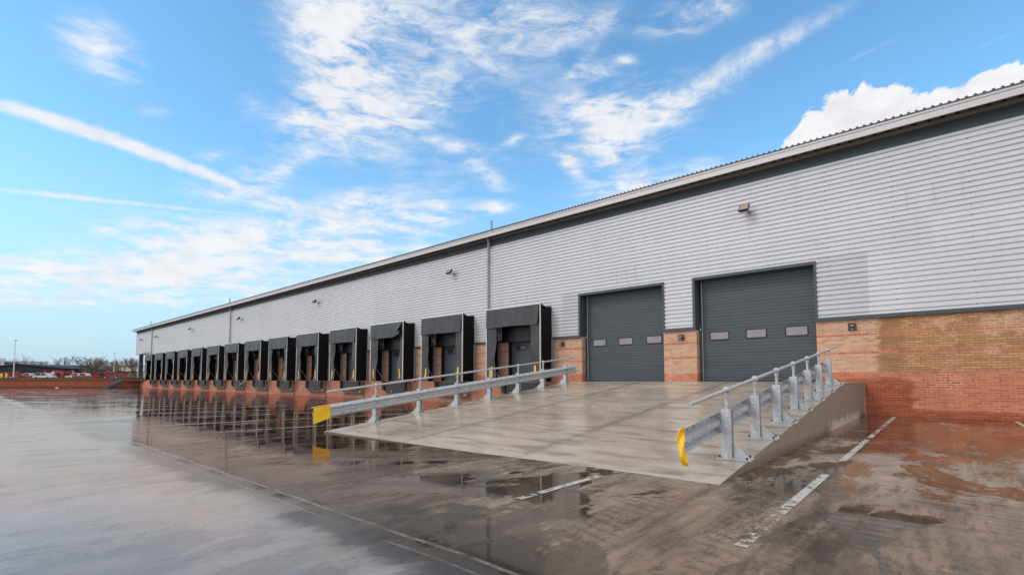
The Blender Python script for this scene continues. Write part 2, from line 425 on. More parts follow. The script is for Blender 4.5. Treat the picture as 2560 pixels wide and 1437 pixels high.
def mat_galv(name='galvanised_steel', base=(.56, .585, .60)):
    m, t, b = newmat(name)
    p = t.pos()
    vo = t.n('ShaderNodeTexVoronoi'); t.put(vo.inputs['Vector'], p); vo.inputs['Scale'].default_value = 38
    n = t.noise(t.vm('MULTIPLY', p, (1, 1, .35)), 11, 5, .65)
    v = t.add(t.mul(t.xyz(vo.outputs['Color'])[0], .35), t.mul(n, .65))
    f = t.lin(v, .25, .75, .72, 1.12)
    c = t.mix(1., (*base, 1), t.vec(f, f, f), 'MULTIPLY')
    c = t.mix(t.ss(n, .63, .75, 0., .5), c, (.22, .22, .225, 1))
    t.put(b.inputs['Base Color'], c)
    b.inputs['Metallic'].default_value = .25
    t.put(b.inputs['Roughness'], t.lin(v, .25, .75, .30, .48))
    return m
def mat_fabric(name, col, rough=.42, spec=.5):
    m, t, b = newmat(name)
    p = t.pos()
    n = t.noise(p, 1.6, 5, .6); w = t.noise(t.vm('MULTIPLY', p, (4, 4, .6)), 2.2, 4, .6)
    f = t.mul(t.lin(n, .3, .7, .8, 1.2), t.lin(w, .4, .75, 1.06, .8))
    t.put(b.inputs['Base Color'], t.mix(1., (*col, 1), t.vec(f, f, f), 'MULTIPLY'))
    t.put(b.inputs['Roughness'], t.lin(n, .3, .7, rough-.06, rough+.08)); b.inputs['Specular IOR Level'].default_value = spec
    t.put(b.inputs['Normal'], t.bump(t.add(w, t.mul(t.noise(p, 7, 4), .5)), .35, .03))
    return m
def mat_door():
    m, t, b = newmat('slate_door_panel')
    p = t.pos(); n = t.noise(t.vm('MULTIPLY', p, (.6, 1, 2.)), 1.5, 5, .6)
    f = t.lin(n, .3, .7, .92, 1.08)
    t.put(b.inputs['Base Color'], t.mix(1., (.066, .082, .096, 1), t.vec(f, f, f), 'MULTIPLY'))
    t.put(b.inputs['Roughness'], .42)
    return m
def mat_glass(name, col, rough=.12):
    m, t, b = newmat(name)
    p = t.pos(); n = t.noise(p, 3., 4, .6)
    t.put(b.inputs['Base Color'], t.mix(n, (col[0]*.75, col[1]*.75, col[2]*.75, 1), (col[0]*1.2, col[1]*1.2, col[2]*1.2, 1)))
    t.put(b.inputs['Roughness'], rough); b.inputs['Specular IOR Level'].default_value = .6
    t.put(b.inputs['Normal'], t.bump(t.noise(t.vm('MULTIPLY', p, (1, 1, 4)), 2.5, 2), .12, .05))
    return m

M = {}
M['clad'] = mat_cladding()
M['brick'] = mat_brick()
M['yard'] = mat_yard()
M['ramp'] = mat_ramp()
M['paint'] = mat_paint()
M['galv'] = mat_galv()
M['tubegalv'] = mat_galv('galvanised_tube', (.53, .53, .54))
M['curtain'] = mat_fabric('grey_curtain_rubber', (.052, .051, .056), .42)
M['sidefab'] = mat_fabric('black_side_fabric', (.0065, .006, .0065), .7, .2)
M['door'] = mat_door()
M['trim'] = simple('slate_flashing', (.058, .078, .088), .42, var=.08, scale=1.5, bump=.02)
M['alu'] = simple('pale_aluminium', (.76, .735, .71), .4, .1, var=.1, scale=6)
M['fascia'] = simple('silver_fascia', (.60, .575, .57), .42, .1, var=.05, scale=.6)
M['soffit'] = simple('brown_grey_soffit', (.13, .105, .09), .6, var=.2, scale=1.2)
M['purlin'] = simple('taupe_eaves_beam', (.29, .255, .225), .55, var=.12, scale=2)
M['post'] = simple('taupe_steel_post', (.27, .25, .235), .5, var=.12, scale=3)
M['pipe'] = simple('grey_downpipe', (.34, .345, .385), .4, var=.06, scale=3)
M['yellow'] = simple('yellow_plastic', (.98, .60, .008), .42, var=.08, scale=5, bump=.05, bscale=12)
M['black'] = simple('black_rubber', (.016, .016, .017), .6, var=.25, scale=4, bump=.1)
M['dsteel'] = simple('dark_steel_plate', (.040, .042, .045), .45, .2, var=.25, scale=3, bump=.05)
M['conc'] = simple('pit_concrete', (.33, .265, .20), .8, var=.22, scale=3, bump=.15)
M['pinkc'] = simple('washed_plinth', (.36, .185, .13), .75, var=.22, scale=1.8, bump=.15)
M['timber'] = simple('worn_timber', (.42, .23, .12), .7, var=.25, scale=5, streak=(6, 1, 1))
M['winframe'] = simple('black_window_frame', (.012, .012, .014), .4, var=.1)
M['glass'] = mat_glass('milky_door_glazing', (.30, .275, .30), .2)
M['dglass'] = mat_glass('dark_glazing', (.035, .035, .04), .1)
M['lampglass'] = simple('floodlight_glass', (.42, .34, .28), .25, var=.1)
M['lampglassw'] = simple('clear_lamp_glass', (.62, .62, .66), .2, var=.1)
M['lampbody'] = simple('dark_lamp_housing', (.035, .037, .038), .45, var=.15)
M['cage'] = simple('rusty_wire_guard', (.13, .085, .06), .6, .2, var=.2)
M['bolt'] = simple('dull_bolt', (.06, .06, .062), .45, .4, var=.2)
M['coping'] = simple('weathered_coping', (.12, .095, .066), .9, spec=.1, var=.35, scale=.9, bump=.2)
M['stair'] = simple('slate_painted_steel', (.06, .075, .09), .5, var=.15)
M['shed'] = simple('dark_slate_sheeting', (.040, .046, .060), .8, spec=.15, var=.1, scale=.4)
M['broof'] = simple('brown_sheet_roof', (.30, .18, .13), .95, spec=.05, var=.12, scale=.25)
M['bwall'] = simple('dark_brown_wall', (.11, .078, .05), .8, var=.25, scale=.6)
M['rbrick'] = simple('far_red_brick', (.34, .092, .045), .9, spec=.1, var=.2, scale=1)
M['proof'] = simple('pale_clay_roof', (.40, .31, .25), .75, var=.15, scale=.6)
M['white'] = simple('white_paint', (.62, .62, .63), .4, var=.06)
M['offw'] = simple('pale_render', (.56, .565, .57), .6, var=.08)
M['red'] = simple('red_machine_paint', (.42, .028, .030), .35, var=.15, scale=1.5)
M['orange'] = simple('orange_machine_paint', (.72, .12, .02), .4, var=.15, scale=1.5)
M['tyre'] = simple('tyre_rubber', (.02, .02, .02), .7, var=.2)
M['bark'] = simple('brown_bark', (.10, .072, .05), .9, var=.3, scale=2)
M['twig'] = simple('olive_twig', (.19, .138, .078), .9, var=.3, scale=1)
M['twigr'] = simple('reddish_twig', (.155, .095, .078), .9, var=.3, scale=1)
M['field'] = simple('rough_ground', (.10, .095, .055), .95, var=.3, scale=.02)
M['hill'] = simple('haze_blue_hill', (.060, .085, .105), .95, var=.35, scale=.01)  # woods with the blue of distant haze put into the colour
M['litter'] = simple('pale_litter', (.55, .5, .42), .7, var=.2)

# ------------------------------------------------------------------ ground
def sm(a, b, v):
    k = min(1, max(0, (v-a)/(b-a))); return k*k*(3-2*k)
def gz(X, Y):
    t = sm(3, 13, -X)
    dip = max(min(1, max(0, (Y-4)/15.)), min(1, max(0, (-X-20)/70)))
    return -1.156*(1-t)+t*(-1.19-.215*dip)
xs = [-3000, -800, -300]+[-200+5*i for i in range(36)]+[-20+i for i in range(33)]+[16, 24, 40, 80, 300, 3000]
ys = [-3000, -600, -200, -80, -40, -20, -10]+[-6+i for i in range(27)]+[21, 24, 40, 100]
g = MB()
W = len(xs)
g.add([(x, y, gz(x, y)) for y in ys for x in xs], [(j*W+i, j*W+i+1, (j+1)*W+i+1, (j+1)*W+i) for j in range(len(ys)-1) for i in range(W-1)])
yard = tag(g.build('yard', M['yard'], smooth=False), 'wet brown concrete loading yard with puddles and streaks', 'yard', kind='structure')
RW0, RW1 = Vector((-96.5, 20.9)), Vector((-114.4, 4.9))
rwd = (RW1-RW0).normalized(); rwn = Vector((rwd.y, -rwd.x))
if rwn.x > 0: rwn = -rwn
g = MB()
a = RW0-rwd*6; b_ = RW0+rwd*400
pa = [(a.x+rwn.x*.3, a.y+rwn.y*.3), (b_.x+rwn.x*.3, b_.y+rwn.y*.3), (-6000, b_.y-800), (-6000, 7000), (a.x, 7000)]
g.add([(x, y, -.2) for x, y in pa], [(0,1,2,3,4)])
tag(g.build('upper_ground', M['field']), 'raised ground beyond the brick retaining wall', 'ground', kind='structure')

# ramp
RX0, RX1, RY0, RY1, RT = -10.42, -1.86, 5.48, 15.2, -.09
def rz_(Y): return RT if Y > RY1 else -1.165+(Y-RY0)*(RT+1.165)/(RY1-RY0)
g = MB()
prof = [(RY0, -1.165), (RY1-.4, rz_(RY1-.4)-.004), (RY1, RT-.012), (RY1+.5, RT), (D+.05, RT), (D+.05, -1.8), (RY0, -1.8)]
g.prism(prof, RX0, RX1, 'x')
tag(g.build('ramp', M['ramp']), 'pale concrete vehicle ramp rising to the two large roller doors', 'ramp')

# painted lines
def pline(x, y0, y1, w=.088, name='parking_line', dx=0.):
    n = max(1, int((y1-y0)/.6)); m_ = MB(); vs = []
    for i in range(n+1):
        y = y0+(y1-y0)*i/n
        for s in (-w/2, w/2): vs.append((x+dx*i/n+s, y, gz(x, y)+.005))
    m_.add(vs, [(2*i, 2*i+1, 2*i+3, 2*i+2) for i in range(n)])
    return tag(m_.build(name, M['paint']), kind='structure')
pline(-1.08, 3.62, 7.0); pline(-1.08, 8.2, 19.0)
pline(-3.10, 3.6, 5.15); pline(1.52, 9., 19.2)
for i in range(14):
    x = -12.2-2.79*i
    pline(x, 3.4+rnd.uniform(-.5, 2.), 18.6, .10, 'bay_line')

# ------------------------------------------------------------------ warehouse
wh = thing('warehouse', 'long grey warehouse with silver ribbed cladding over a brick base', 'warehouse', (0, D, 0))
def wb(): return MB()
def wput(mb, name, mats, parent=wh, **k):
    for v in mb.v: v.y -= D
    return mb.build(name, mats, parent, **k)
XL, XR, XE = -101.5, 14., -92.5
CB, CT = 2.10, 7.47
PITCHC = .1665
def clad_profile(z0, z1):
    """(y offset, z) from bottom to top; broad outer face, narrow recess"""
    pts = []; n = int((CT+1)/PITCHC)
    seq = []
    k = 0
    z = CT
    while z > z0-PITCHC:
        seq += [(z, 0.), (z-.088, 0.), (z-.117, .050), (z-.148, .050), (z-PITCHC+.002, 0.)]
        z -= PITCHC
    seq.sort()
    out = []
    def off(zq):
        for (za, ya), (zb, yb) in zip(seq, seq[1:]):
            if za <= zq <= zb: return ya+(yb-ya)*((zq-za)/max(1e-6, zb-za))
        return 0.
    out.append((off(z0), z0))
    for zq, yq in seq:
        if z0+1e-4 < zq < z1-1e-4: out.append((yq, zq))
    out.append((off(z1), z1))
    return out
cl = wb()
def clad(x0, x1, z0, z1):
    pr = clad_profile(z0, z1); n = len(pr)
    seg = max(1, int((x1-x0)/8)); vs = []
    for i in range(seg+1):
        x = x0+(x1-x0)*i/seg
        vs += [(x, D-.06+y, z) for y, z in pr]
    cl.add(vs, [(i*n+j, (i+1)*n+j, (i+1)*n+j+1, i*n+j+1) for i in range(seg) for j in range(n-1)])
SM = (-12.95, -8.64, 4.10); BG = (-7.43, -3.09, 4.11)
SX0 = -14.59; SP = 5.573; NS = 14
dock = []                                            # dock door openings (x0, x1)
for k in range(NS):
    r = SX0-SP*k; dock.append((r-2.95, r-.55))
DT = 2.95                                            # dock opening head
edges = []
# lower strip between openings, upper strip above
cur = XR
for (x0, x1) in [(BG[0], BG[1]), (SM[0], SM[1])]:
    clad(x1, cur, CB, CT) if x1 == BG[1] else clad(x1, cur, CB, CT)
    clad(x0, x1, 4.11, CT); cur = x0
for (x0, x1) in dock:
    clad(x1, cur, CB, CT); clad(x0, x1, DT, CT); cur = x0
clad(XE, cur, CB, CT)
clad(XL, XE, 4.06, CT)
wput(cl, 'cladding', M['clad'], fix=False)
# end walls, back
e = wb()
e.box(XE, XE+.2, D+.1, D+60, FLOOR-1.4, CT+.5); e.box(XR-.2, XR, D+.1, D+60, -1.4, CT+.5); e.box(XE, XR, D+60, D+60.2, -1.4, CT+.5)
e.box(XL, XL+.08, D-.06, D+60, 4.06, CT+.5)
wput(e, 'end_wall', M['clad'])
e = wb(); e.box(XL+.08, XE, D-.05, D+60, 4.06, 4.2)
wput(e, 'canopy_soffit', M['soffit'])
e = wb()
e.box(-99.9, -99.4, D+.07, D+.57, FLOOR, 4.06)
wput(e, 'column', M['stair'])
# flashings at the foot of the cladding
def foot(x0, x1):
    tr = wb(); tr.prism([(D-.02, 2.12), (D-.085, 2.10), (D-.10, 2.085), (D-.10, 1.985), (D-.02, 1.985)], x0, x1, 'x')
    wput(tr, 'base_flashing', M['trim'])
cur = XR
for (x0, x1) in [BG[:2], SM[:2]]+dock:
    foot(x1, cur); cur = x0
foot(XE, cur)
# brick base
bk = wb()
def brick(x0, x1, z0, z1, dep=.30): bk.box(x0, x1, D, D+dep, z0, z1)
BB = -1.9
brick(BG[1]-.07, XR, BB, 2.02); wput(bk, 'brick_base', M['brick']); bk = wb()
brick(SM[1]-.08, BG[0]+.10, RT-.5, 2.02); wput(bk, 'brick_pillar', M['brick']); bk = wb()
cur = SM[0]+.13
for i, (x0, x1) in enumerate(dock):
    brick(x1, cur, BB, 2.02); cur = x0
    brick(x0, x1, BB, FLOOR)
brick(-94.0, cur, BB, 2.02)
brick(-101.5, -94.0, BB, FLOOR-.25)
wput(bk, 'brick_base', M['brick'])
fl = wb(); fl.box(XE-9, XR-.2, D+.3, D+59.9, FLOOR-.3, FLOOR); wput(fl, 'floor_slab', M['conc'])
# eaves: roof sheet, fascia, soffit, beam, louvre band
OV = .60; YF = D-OV
ro = wb()
zc0, zc1 = 8.19, 8.235
pit = .187; xsR = []
x = XL-.35
def roofz(y): return (y-YF)*.105
nb = int((XR-x)/pit)
pr = []
for i in range(nb):
    q = x+i*pit
    pr += [(q, 0), (q+.062, 0), (q+.078, .045), (q+.135, .045), (q+.151, 0)]
pr.append((x+nb*pit, 0))
rows = [YF-.04, D+30]
vs = []
for yy in rows: vs += [(q, yy, 8.19+zq+roofz(yy)) for q, zq in pr]
n = len(pr)
ro.add(vs, [(i, i+1, n+i+1, n+i) for i in range(n-1)])
vs = [(q, rows[0], 8.19+zq) for q, zq in pr]+[(q, rows[0], 8.165) for q, zq in pr]
ro.add(vs, [(i, n+i, n+i+1, i+1) for i in range(n-1)])
ro.add([(XL-.35, D+30, 8.19+roofz(D+30)), (XR, D+30, 8.19+roofz(D+30)), (XR, D+61, 8.2), (XL-.35, D+61, 8.2)], [(0,1,2,3)])
wput(ro, 'roof', M['trim'], fix=False)
fa = wb()
fa.prism([(YF, 7.876), (YF, 8.058), (YF+.018, 8.066), (YF+.018, 8.074), (YF-.012, 8.082), (YF-.012, 8.186), (YF+.25, 8.19), (YF+.25, 8.10), (YF+.05, 8.05), (YF+.05, 7.876)], XL-.35, XR, 'x')
fa.prism([(YF+.05, 7.876), (YF+.05, 8.09), (D+5, 8.70), (D+5, 7.9)], XL-.36, XL-.28, 'x')
wput(fa, 'fascia', M['fascia'])
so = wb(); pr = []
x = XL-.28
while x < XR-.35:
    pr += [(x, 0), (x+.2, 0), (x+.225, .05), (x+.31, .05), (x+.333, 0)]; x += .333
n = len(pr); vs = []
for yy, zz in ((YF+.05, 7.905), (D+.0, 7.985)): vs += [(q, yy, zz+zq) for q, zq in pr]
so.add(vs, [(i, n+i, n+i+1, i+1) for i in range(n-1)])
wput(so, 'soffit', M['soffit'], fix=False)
be = wb(); be.box(XL, XR, D-.12, D+.02, 7.865, 7.975); wput(be, 'eaves_beam', M['purlin'])
lo = wb()
lo.prism([(D-.03, 7.47), (D-.075, 7.475), (D-.075, 7.52), (D-.05, 7.53), (D-.045, 7.63), (D-.065, 7.64), (D-.065, 7.665), (D-.035, 7.675), (D-.02, 7.865), (D+.1, 7.865), (D+.1, 7.47)], XL, XR, 'x')
wput(lo, 'eaves_band', M['trim'])
# downpipes with stub posts on the roof
for px_ in (-18.93, -58.42, -91.2):
    dp = wb()
    dp.tube([(px_+.09, D-.30, 7.95), (px_+.09, D-.24, 7.62), (px_+.02, D-.17, 7.42), (px_, D-.155, 7.3), (px_, D-.155, FLOOR+.1)], .062, 10)
    for zc in (6.6, 4.6): dp.box(px_-.09, px_+.09, D-.11, D-.05, zc, zc+.05)
    d_ = wput(dp, 'downpipe', M['pipe'], smooth=True)
    jn = wb(); jn.box(px_+.10, px_+.17, D-.075, D-.02, CB, CT); wput(jn, 'cladding_joint', M['clad'])
    vp = wb(); vp.box(px_+.50, px_+.58, YF+.1, YF+.18, 8.15, 8.80); wput(vp, 'roof_stub', M['pipe'])
# large roller doors
def big_door(x0, x1, top, wins):
    jx0, jx1, jt = x0+.10, x1-.075, top-.11
    YD = D+.42
    fr = wb()
    fr.box(x0, jx0, D-.10, YD, 1.985, top); fr.box(jx1, x1, D-.10, YD, 1.985, top); fr.box(jx0, jx1, D-.10, YD, jt, top)
    fr.box(jx0+.002, jx0+.09, D+.305, YD+.05, RT, 1.984); fr.box(jx1-.06, jx1-.002, D+.305, YD+.05, RT, 1.984)
    f = wput(fr, 'door_frame', M['trim'])
    dp = wb(); prd = []; z = RT+.035; k = 0
    step = .1222
    while z < jt+.1:
        deep = .012 if k % 4 == 0 else .007
        prd += [(0, z), (0, z+step-.02), (deep, z+step-.012), (deep, z+step-.006)]; z += step; k += 1
    n = len(prd); vs = []
    for x in (jx0+.03, jx1-.03): vs += [(x, YD+y, zq) for y, zq in prd]
    dp.add(vs, [(j, n+j, n+j+1, j+1) for j in range(n-1)])
    d_ = wput(dp, 'roller_door', M['door'], fix=False)
    sl = wb(); sl.box(jx0+.03, jx1-.03, YD-.01, YD+.03, RT+.002, RT+.035); wput(sl, 'rubber_seal', M['black'], d_)
    tk = wb(); tk.box(jx0+.09, jx0+.105, YD-.03, YD, RT, jt); wput(tk, 'door_track', M['alu'], d_)
    for a0, a1, z0, z1 in wins:
        w_ = wb(); yq = YD-.018; e_ = .035
        # frame with rounded outer corners around a recessed pane
        o8 = [(a0+.04,z0),(a1-.04,z0),(a1,z0+.04),(a1,z1-.04),(a1-.04,z1),(a0+.04,z1),(a0,z1-.04),(a0,z0+.04)]
        i8 = [(a0+.055,z0+e_),(a1-.055,z0+e_),(a1-e_,z0+.055),(a1-e_,z1-.055),(a1-.055,z1-e_),(a0+.055,z1-e_),(a0+e_,z1-.055),(a0+e_,z0+.055)]
        vs = [(u, yq, v) for u, v in o8]+[(u, yq, v) for u, v in i8]+[(u, YD+.01, v) for u, v in o8]+[(u, YD-.006, v) for u, v in i8]
        fs = [(i, (i+1) % 8, 8+(i+1) % 8, 8+i) for i in range(8)]+[(16+i, 16+(i+1) % 8, (i+1) % 8, i) for i in range(8)]+[(8+i, 8+(i+1) % 8, 24+(i+1) % 8, 24+i) for i in range(8)]
        w_.add(vs, fs, 0); w_.add([(u, YD-.006, v) for u, v in i8], [tuple(range(8))], 1)
        wput(w_, 'window', [M['winframe'], M['glass']], d_)
big_door(*BG, [(-6.95, -6.19, 1.56, 1.91), (-5.58, -4.83, 1.56, 1.93), (-4.22, -3.47, 1.56, 1.94)])
big_door(*SM, [(-12.47, -11.72, 1.55, 1.90), (-11.09, -10.35, 1.55, 1.90), (-9.72, -8.97, 1.55, 1.91)])
# dock doors
for k, (x0, x1) in enumerate(dock):
    fr = wb()
    fr.box(x0-.32, x1+.14, D-.16, D-.102, 1.98, DT+.05)          # head plate
    fr.box(x0, x0+.10, D+.002, D+.22, FLOOR+.002, DT); fr.box(x1-.10, x1, D+.002, D+.22, FLOOR+.002, DT); fr.box(x0+.10, x1-.10, D+.002, D+.22, DT-.12, DT)
    wput(fr, 'dock_door_frame', M['winframe'])
    dp = wb(); prd = []; z = FLOOR+.01
    while z < DT:
        prd += [(0, z), (0, z+.10), (.008, z+.107), (.008, z+.115)]; z += .1222
    n = len(prd); vs = []
    for x in (x0+.1, x1-.1): vs += [(x, D+.18+y, zq) for y, zq in prd]
    dp.add(vs, [(j, n+j, n+j+1, j+1) for j in range(n-1)])
    dd = wput(dp, 'dock_door', M['door'], fix=False)
    w_ = wb(); wx = x0+.45
    w_.box(wx, wx+.70, D+.155, D+.185, 1.53, 1.80, 0); w_.box(wx+.045, wx+.655, D+.150, D+.16, 1.575, 1.755, 1)
    wput(w_, 'window', [M['winframe'], M['dglass']], dd)

# ------------------------------------------------------------------ dock shelters
ORD = ['first', 'second', 'third', 'fourth', 'fifth', 'sixth', 'seventh', 'eighth', 'ninth', 'tenth', 'eleventh', 'twelfth', 'thirteenth', 'fourteenth']
SW, SD, SH = 3.72, .90, 3.878                       # width, depth, height
def shelter(k):
    r = random.Random(100+k)
    torn = (k == 2)
    pos = 'nearest the concrete ramp' if k == 0 else ('farthest from the ramp, by the steel staircase' if k == NS-1 else ORD[k]+' from the concrete ramp')
    lab = ('black dock shelter with torn curled curtain corner, third from the ramp' if torn else 'black dock shelter with yellow strips, '+pos)
    s = thing('dock_shelter', lab, 'dock shelter', (SX0-SP*k, D-.062, FLOOR), 0, 'dock shelters along the warehouse wall')
    f = MB(); yf = -SD
    f.box(-SW, -SW+.045, yf, yf+.045, 0, SH); f.box(-.045, 0, yf, yf+.045, 0, SH); f.box(-SW+.045, -.045, yf, yf+.045, SH-.05, SH)
    f.build('front_frame', M['alu'], s)
    # head curtain hanging from the top bar
    ph = [r.uniform(0, 6.28) for _ in range(6)]; am = .020+.012*r.random()
    hb = 2.845+r.uniform(-.03, .03)
    def headf(u, v):
        x = -SW+.05+(SW-.13)*u; z = SH-.055+(hb-SH+.055)*v
        w = v**1.2*(am*math.sin(9*u+ph[0])+am*.8*math.sin(21*u+ph[1])+.012*math.sin(37*u+ph[2]))
        z += v*(.012*math.sin(7*u+ph[3]))
        y = yf-.012-abs(.03*v)+w-.02
        if u > .93: x += .03*(u-.93)/.07*(1-v)-.05*v*(u-.93)/.07
        if torn and u > .62:
            q = ((u-.62)/.38)**1.6; z += q*v*.42; y -= q*v*.18; x -= q*v*.16
        return (x, y, z)
    h = MB(); h.sheet(headf, 40, 8, (0, .006, 0)); h.build('head_curtain', M['curtain'], s, smooth=True)
    if torn:
        fl_ = MB()
        def flap(u, v):
            a = -.6+2.5*v; x = -1.02+.95*u; R = .10+.10*u
            return (x, yf-.16-R*math.cos(a)*.8+.05, 2.93+.20*u+R*math.sin(a)-.09*(1-u))
        fl_.sheet(flap, 10, 10, (0, .006, 0)); fl_.build('torn_flap', M['curtain'], s, smooth=True)
    # side curtains
    for side in (0, 1):
        p_ = [r.uniform(0, 6.28) for _ in range(5)]
        wid = .64+r.uniform(-.06, .08)
        bul = r.uniform(.02, .10)
        def sidef(u, v):
            z = SH-.06+(0.0-SH+.06)*v
            wv = wid+.03*math.sin(5*v+p_[0])+.02*math.sin(11*v+p_[1])-bul*math.sin(math.pi*min(1, max(0, (v-.3)/.62)))
            if v > .9: wv += (.10 if side else -.03)*((v-.9)/.1)**2
            if torn and side and v < .6: wv -= .18*math.sin(math.pi*v/.6)
            x = (-SW+.046+wv*u) if not side else (-.046-wv*u)
            y = yf+.02+u*(.035*math.sin(8*v+p_[2])+.03*math.sin(17*v+p_[3]))+.09*u*u*math.sin(math.pi*v)
            return (x, y, z)
        sc = MB(); sc.sheet(sidef, 10, 30, (0, .006, 0)); o = sc.build('side_curtain', M['curtain'], s, smooth=True)
        st = MB(); uu = .52 if side else .58
        def stripf(u, v):
            vv = .79+.165*v
            x, y, z = sidef(uu, vv); tl = (-.07 if side == 0 else .05)*(v-.5)
            return (x+(u-.5)*.105+tl, y-.014, z)
        st.sheet(stripf, 2, 8, (0, .007, 0)); st.build('marker_strip', M['yellow'], o)
    # fabric sides and roof
    for x0, nm in ((-SW, 'side_panel'), (0, 'side_panel')):
        pp = [r.uniform(0, 6.28) for _ in range(3)]
        def pan(u, v):
            top = SH-.02-.13*math.sin(math.pi*u*.9)**1.0-.0*u
            z = .0+top*v
            bow = .022*math.sin(math.pi*u)*math.sin(3*v+pp[0])+.008*math.sin(9*v+4*u+pp[1])
            return (x0+(-bow if x0 < 0 else bow)-(.004 if x0 < 0 else 0), -SD+.046+(SD+.012)*u, z)
        pn = MB(); pn.sheet(pan, 10, 16, (.004, 0, 0)); pn.build(nm, M['sidefab'], s, smooth=True)
    rf = MB()
    def roof_(u, v): return (-SW+.004+(SW-.008)*u, -SD+.046+(SD-.046)*v, SH-.03-.13*math.sin(math.pi*v*.9))
    rf.sheet(roof_, 8, 8, (0, 0, .004)); rf.build('roof_panel', M['sidefab'], s, smooth=True)
    for x0 in (-SW+.10, -.10):
        for z0, z1 in ((1.35, .30), (SH-.25, 2.55)):
            b1 = MB(); b1.tube([(x0, -SD+.06, z0), (x0, -.05, z1)], .013, 6); b1.box(x0-.035, x0+.035, -.07, 0, z1-.07, z1+.05); b1.build('brace', M['alu'], s)
    for x0 in (-SW+.08, .004):
        b1 = MB(); b1.box(x0, x0+.155, -.03, .058, 0.0, 2.12); b1.build('rear_post', M['post'], s)
    hs = MB(); hs.box(-SW+.119, -SW+.121, -.185, -.175, 2.2, SH-.3)
    for i in range(9): hs.box(-SW+.12, -SW+.135, -.20, -.16, 2.25+i*.13, 2.25+i*.13+.05)
    hs.build('spring_links', M['alu'], s)
    return s
for k in range(NS): shelter(k)

# ------------------------------------------------------------------ dock levellers
def leveller():
    s = thing('dock_leveller', 'x', 'dock leveller', (-27.47, D, FLOOR), 0, 'dock levellers under the shelters')
    w = 1.36
    c = MB(); c.box(-w+.06, w, -.30, -.002, -.86, -.03)
    c.build('concrete_pit', M['conc'], s)
    p = MB()
    p.bbox(-w+.30, w-.26, -.345, -.302, -.62, -.02, .01)
    p.box(-w+.30, w-.26, -.36, -.302, -.72, -.625); p.box(-w+.34, w-.30, -.37, -.305, -.80, -.74)
    for i in range(4):
        x = -w+.5+i*.55; p.box(x, x+.06, -.352, -.345, -.55, -.08)
    l = p.build('lip_plate', M['dsteel'], s)
    y = MB(); y.box(-.36, -.22, -.372, -.362, -.70, -.655); y.build('yellow_tag', M['yellow'], l)
    for x0 in (-w+.02, w-.25):
        b_ = MB(); b_.bbox(x0, x0+.25, -.44, -.30, -.60, -.01, .02)
        for zc in (-.15, -.45): b_.tube([(x0+.125, -.45, zc), (x0+.125, -.436, zc)], .028, 8)
        b_.build('rubber_bumper', M['black'], s)
    t_ = MB(); t_.box(-w+.32, w-.26, -.335, -.303, -.855, -.80); t_.build('timber_sill', M['timber'], s)
    pl = MB(); pl.prism([(-w-.10, -1.45), (-w+.02, -.88), (w+.02, -.88), (w+.10, -1.45)], -.055, -.002, 'y'); pl.build('washed_plinth', M['pinkc'], s)
    return s
lv = leveller()
for k in range(NS):
    x = -27.47-SP*(k-2)
    lab = 'dark steel dock leveller with rubber bumpers, under the dock shelter '+('nearest the ramp' if k == 0 else 'with the torn curtain' if k == 2 else 'farthest from the ramp' if k == NS-1 else ORD[k]+' from the ramp')
    if k == 2: lv['label'] = lab
    else: dup(lv, (x, D, FLOOR), 0, lab)
# bent grey pipe poking out below the seventh shelter
g = MB(); g.tube([(-53.0, D-.02, -.20), (-53.0, D-.45, -.25), (-53.05, D-.75, -.50), (-53.1, D-.80, -.62)], .07, 8)
tag(g.build('outlet_pipe', M['pipe'], smooth=True), 'short bent grey outlet pipe on the brick between two dock levellers', 'pipe')

# ------------------------------------------------------------------ floodlights
def flood():
    s = thing('floodlight', 'x', 'floodlight', (-5.28, D-.06, 6.42), 0, 'floodlights high on the cladding')
    R = Matrix.Rotation(rad(-38), 4, 'X'); piv = Vector((0, -.34, 0))
    h = MB()
    h.box(-.18, .18, -.40, -.33, -.17, .17); h.box(-.15, .15, -.33, -.28, -.13, .13)
    for i in range(6): h.box(-.14+i*.05, -.125+i*.05, -.28, -.25, -.12, .12)
    for v in h.v: v.xyz = R.to_3x3() @ (v-piv)+piv
    b_ = h.build('housing', M['lampbody'], s)
    gl = MB(); gl.box(-.155, .155, -.407, -.401, -.145, .145)
    for v in gl.v: v.xyz = R.to_3x3() @ (v-piv)+piv
    gl.build('lamp_glass', M['lampglass'], b_)
    a = MB(); a.tube([(.10, -.02, -.10), (.10, -.22, -.10), (.10, -.28, -.03)], .022, 8); a.box(.04, .16, -.03, 0, -.17, -.03)
    a.build('bracket', M['post'], s)
    return s
fl0 = flood()
FX = [(-5.28, 6.42, 'square floodlight on the cladding above the two large roller doors'), (-21.98, 6.45, 'floodlight on the cladding above the second dock shelter from the ramp'),
      (-38.8, 6.45, 'floodlight on the cladding above the fifth dock shelter from the ramp'), (-55.4, 6.38, 'floodlight on the cladding just right of the middle downpipe'),
      (-71.8, 6.4, 'floodlight on the cladding midway between the middle and farthest downpipes'), (-87.95, 6.34, 'floodlight on the cladding just right of the farthest downpipe'),
      (-97.1, 6.34, 'floodlight on the far overhanging end of the cladding, left of the downpipe')]
for i, (x, z, lab) in enumerate(FX):
    if i == 0: fl0['label'] = lab
    else: dup(fl0, (x, D-.06, z), 0, lab)
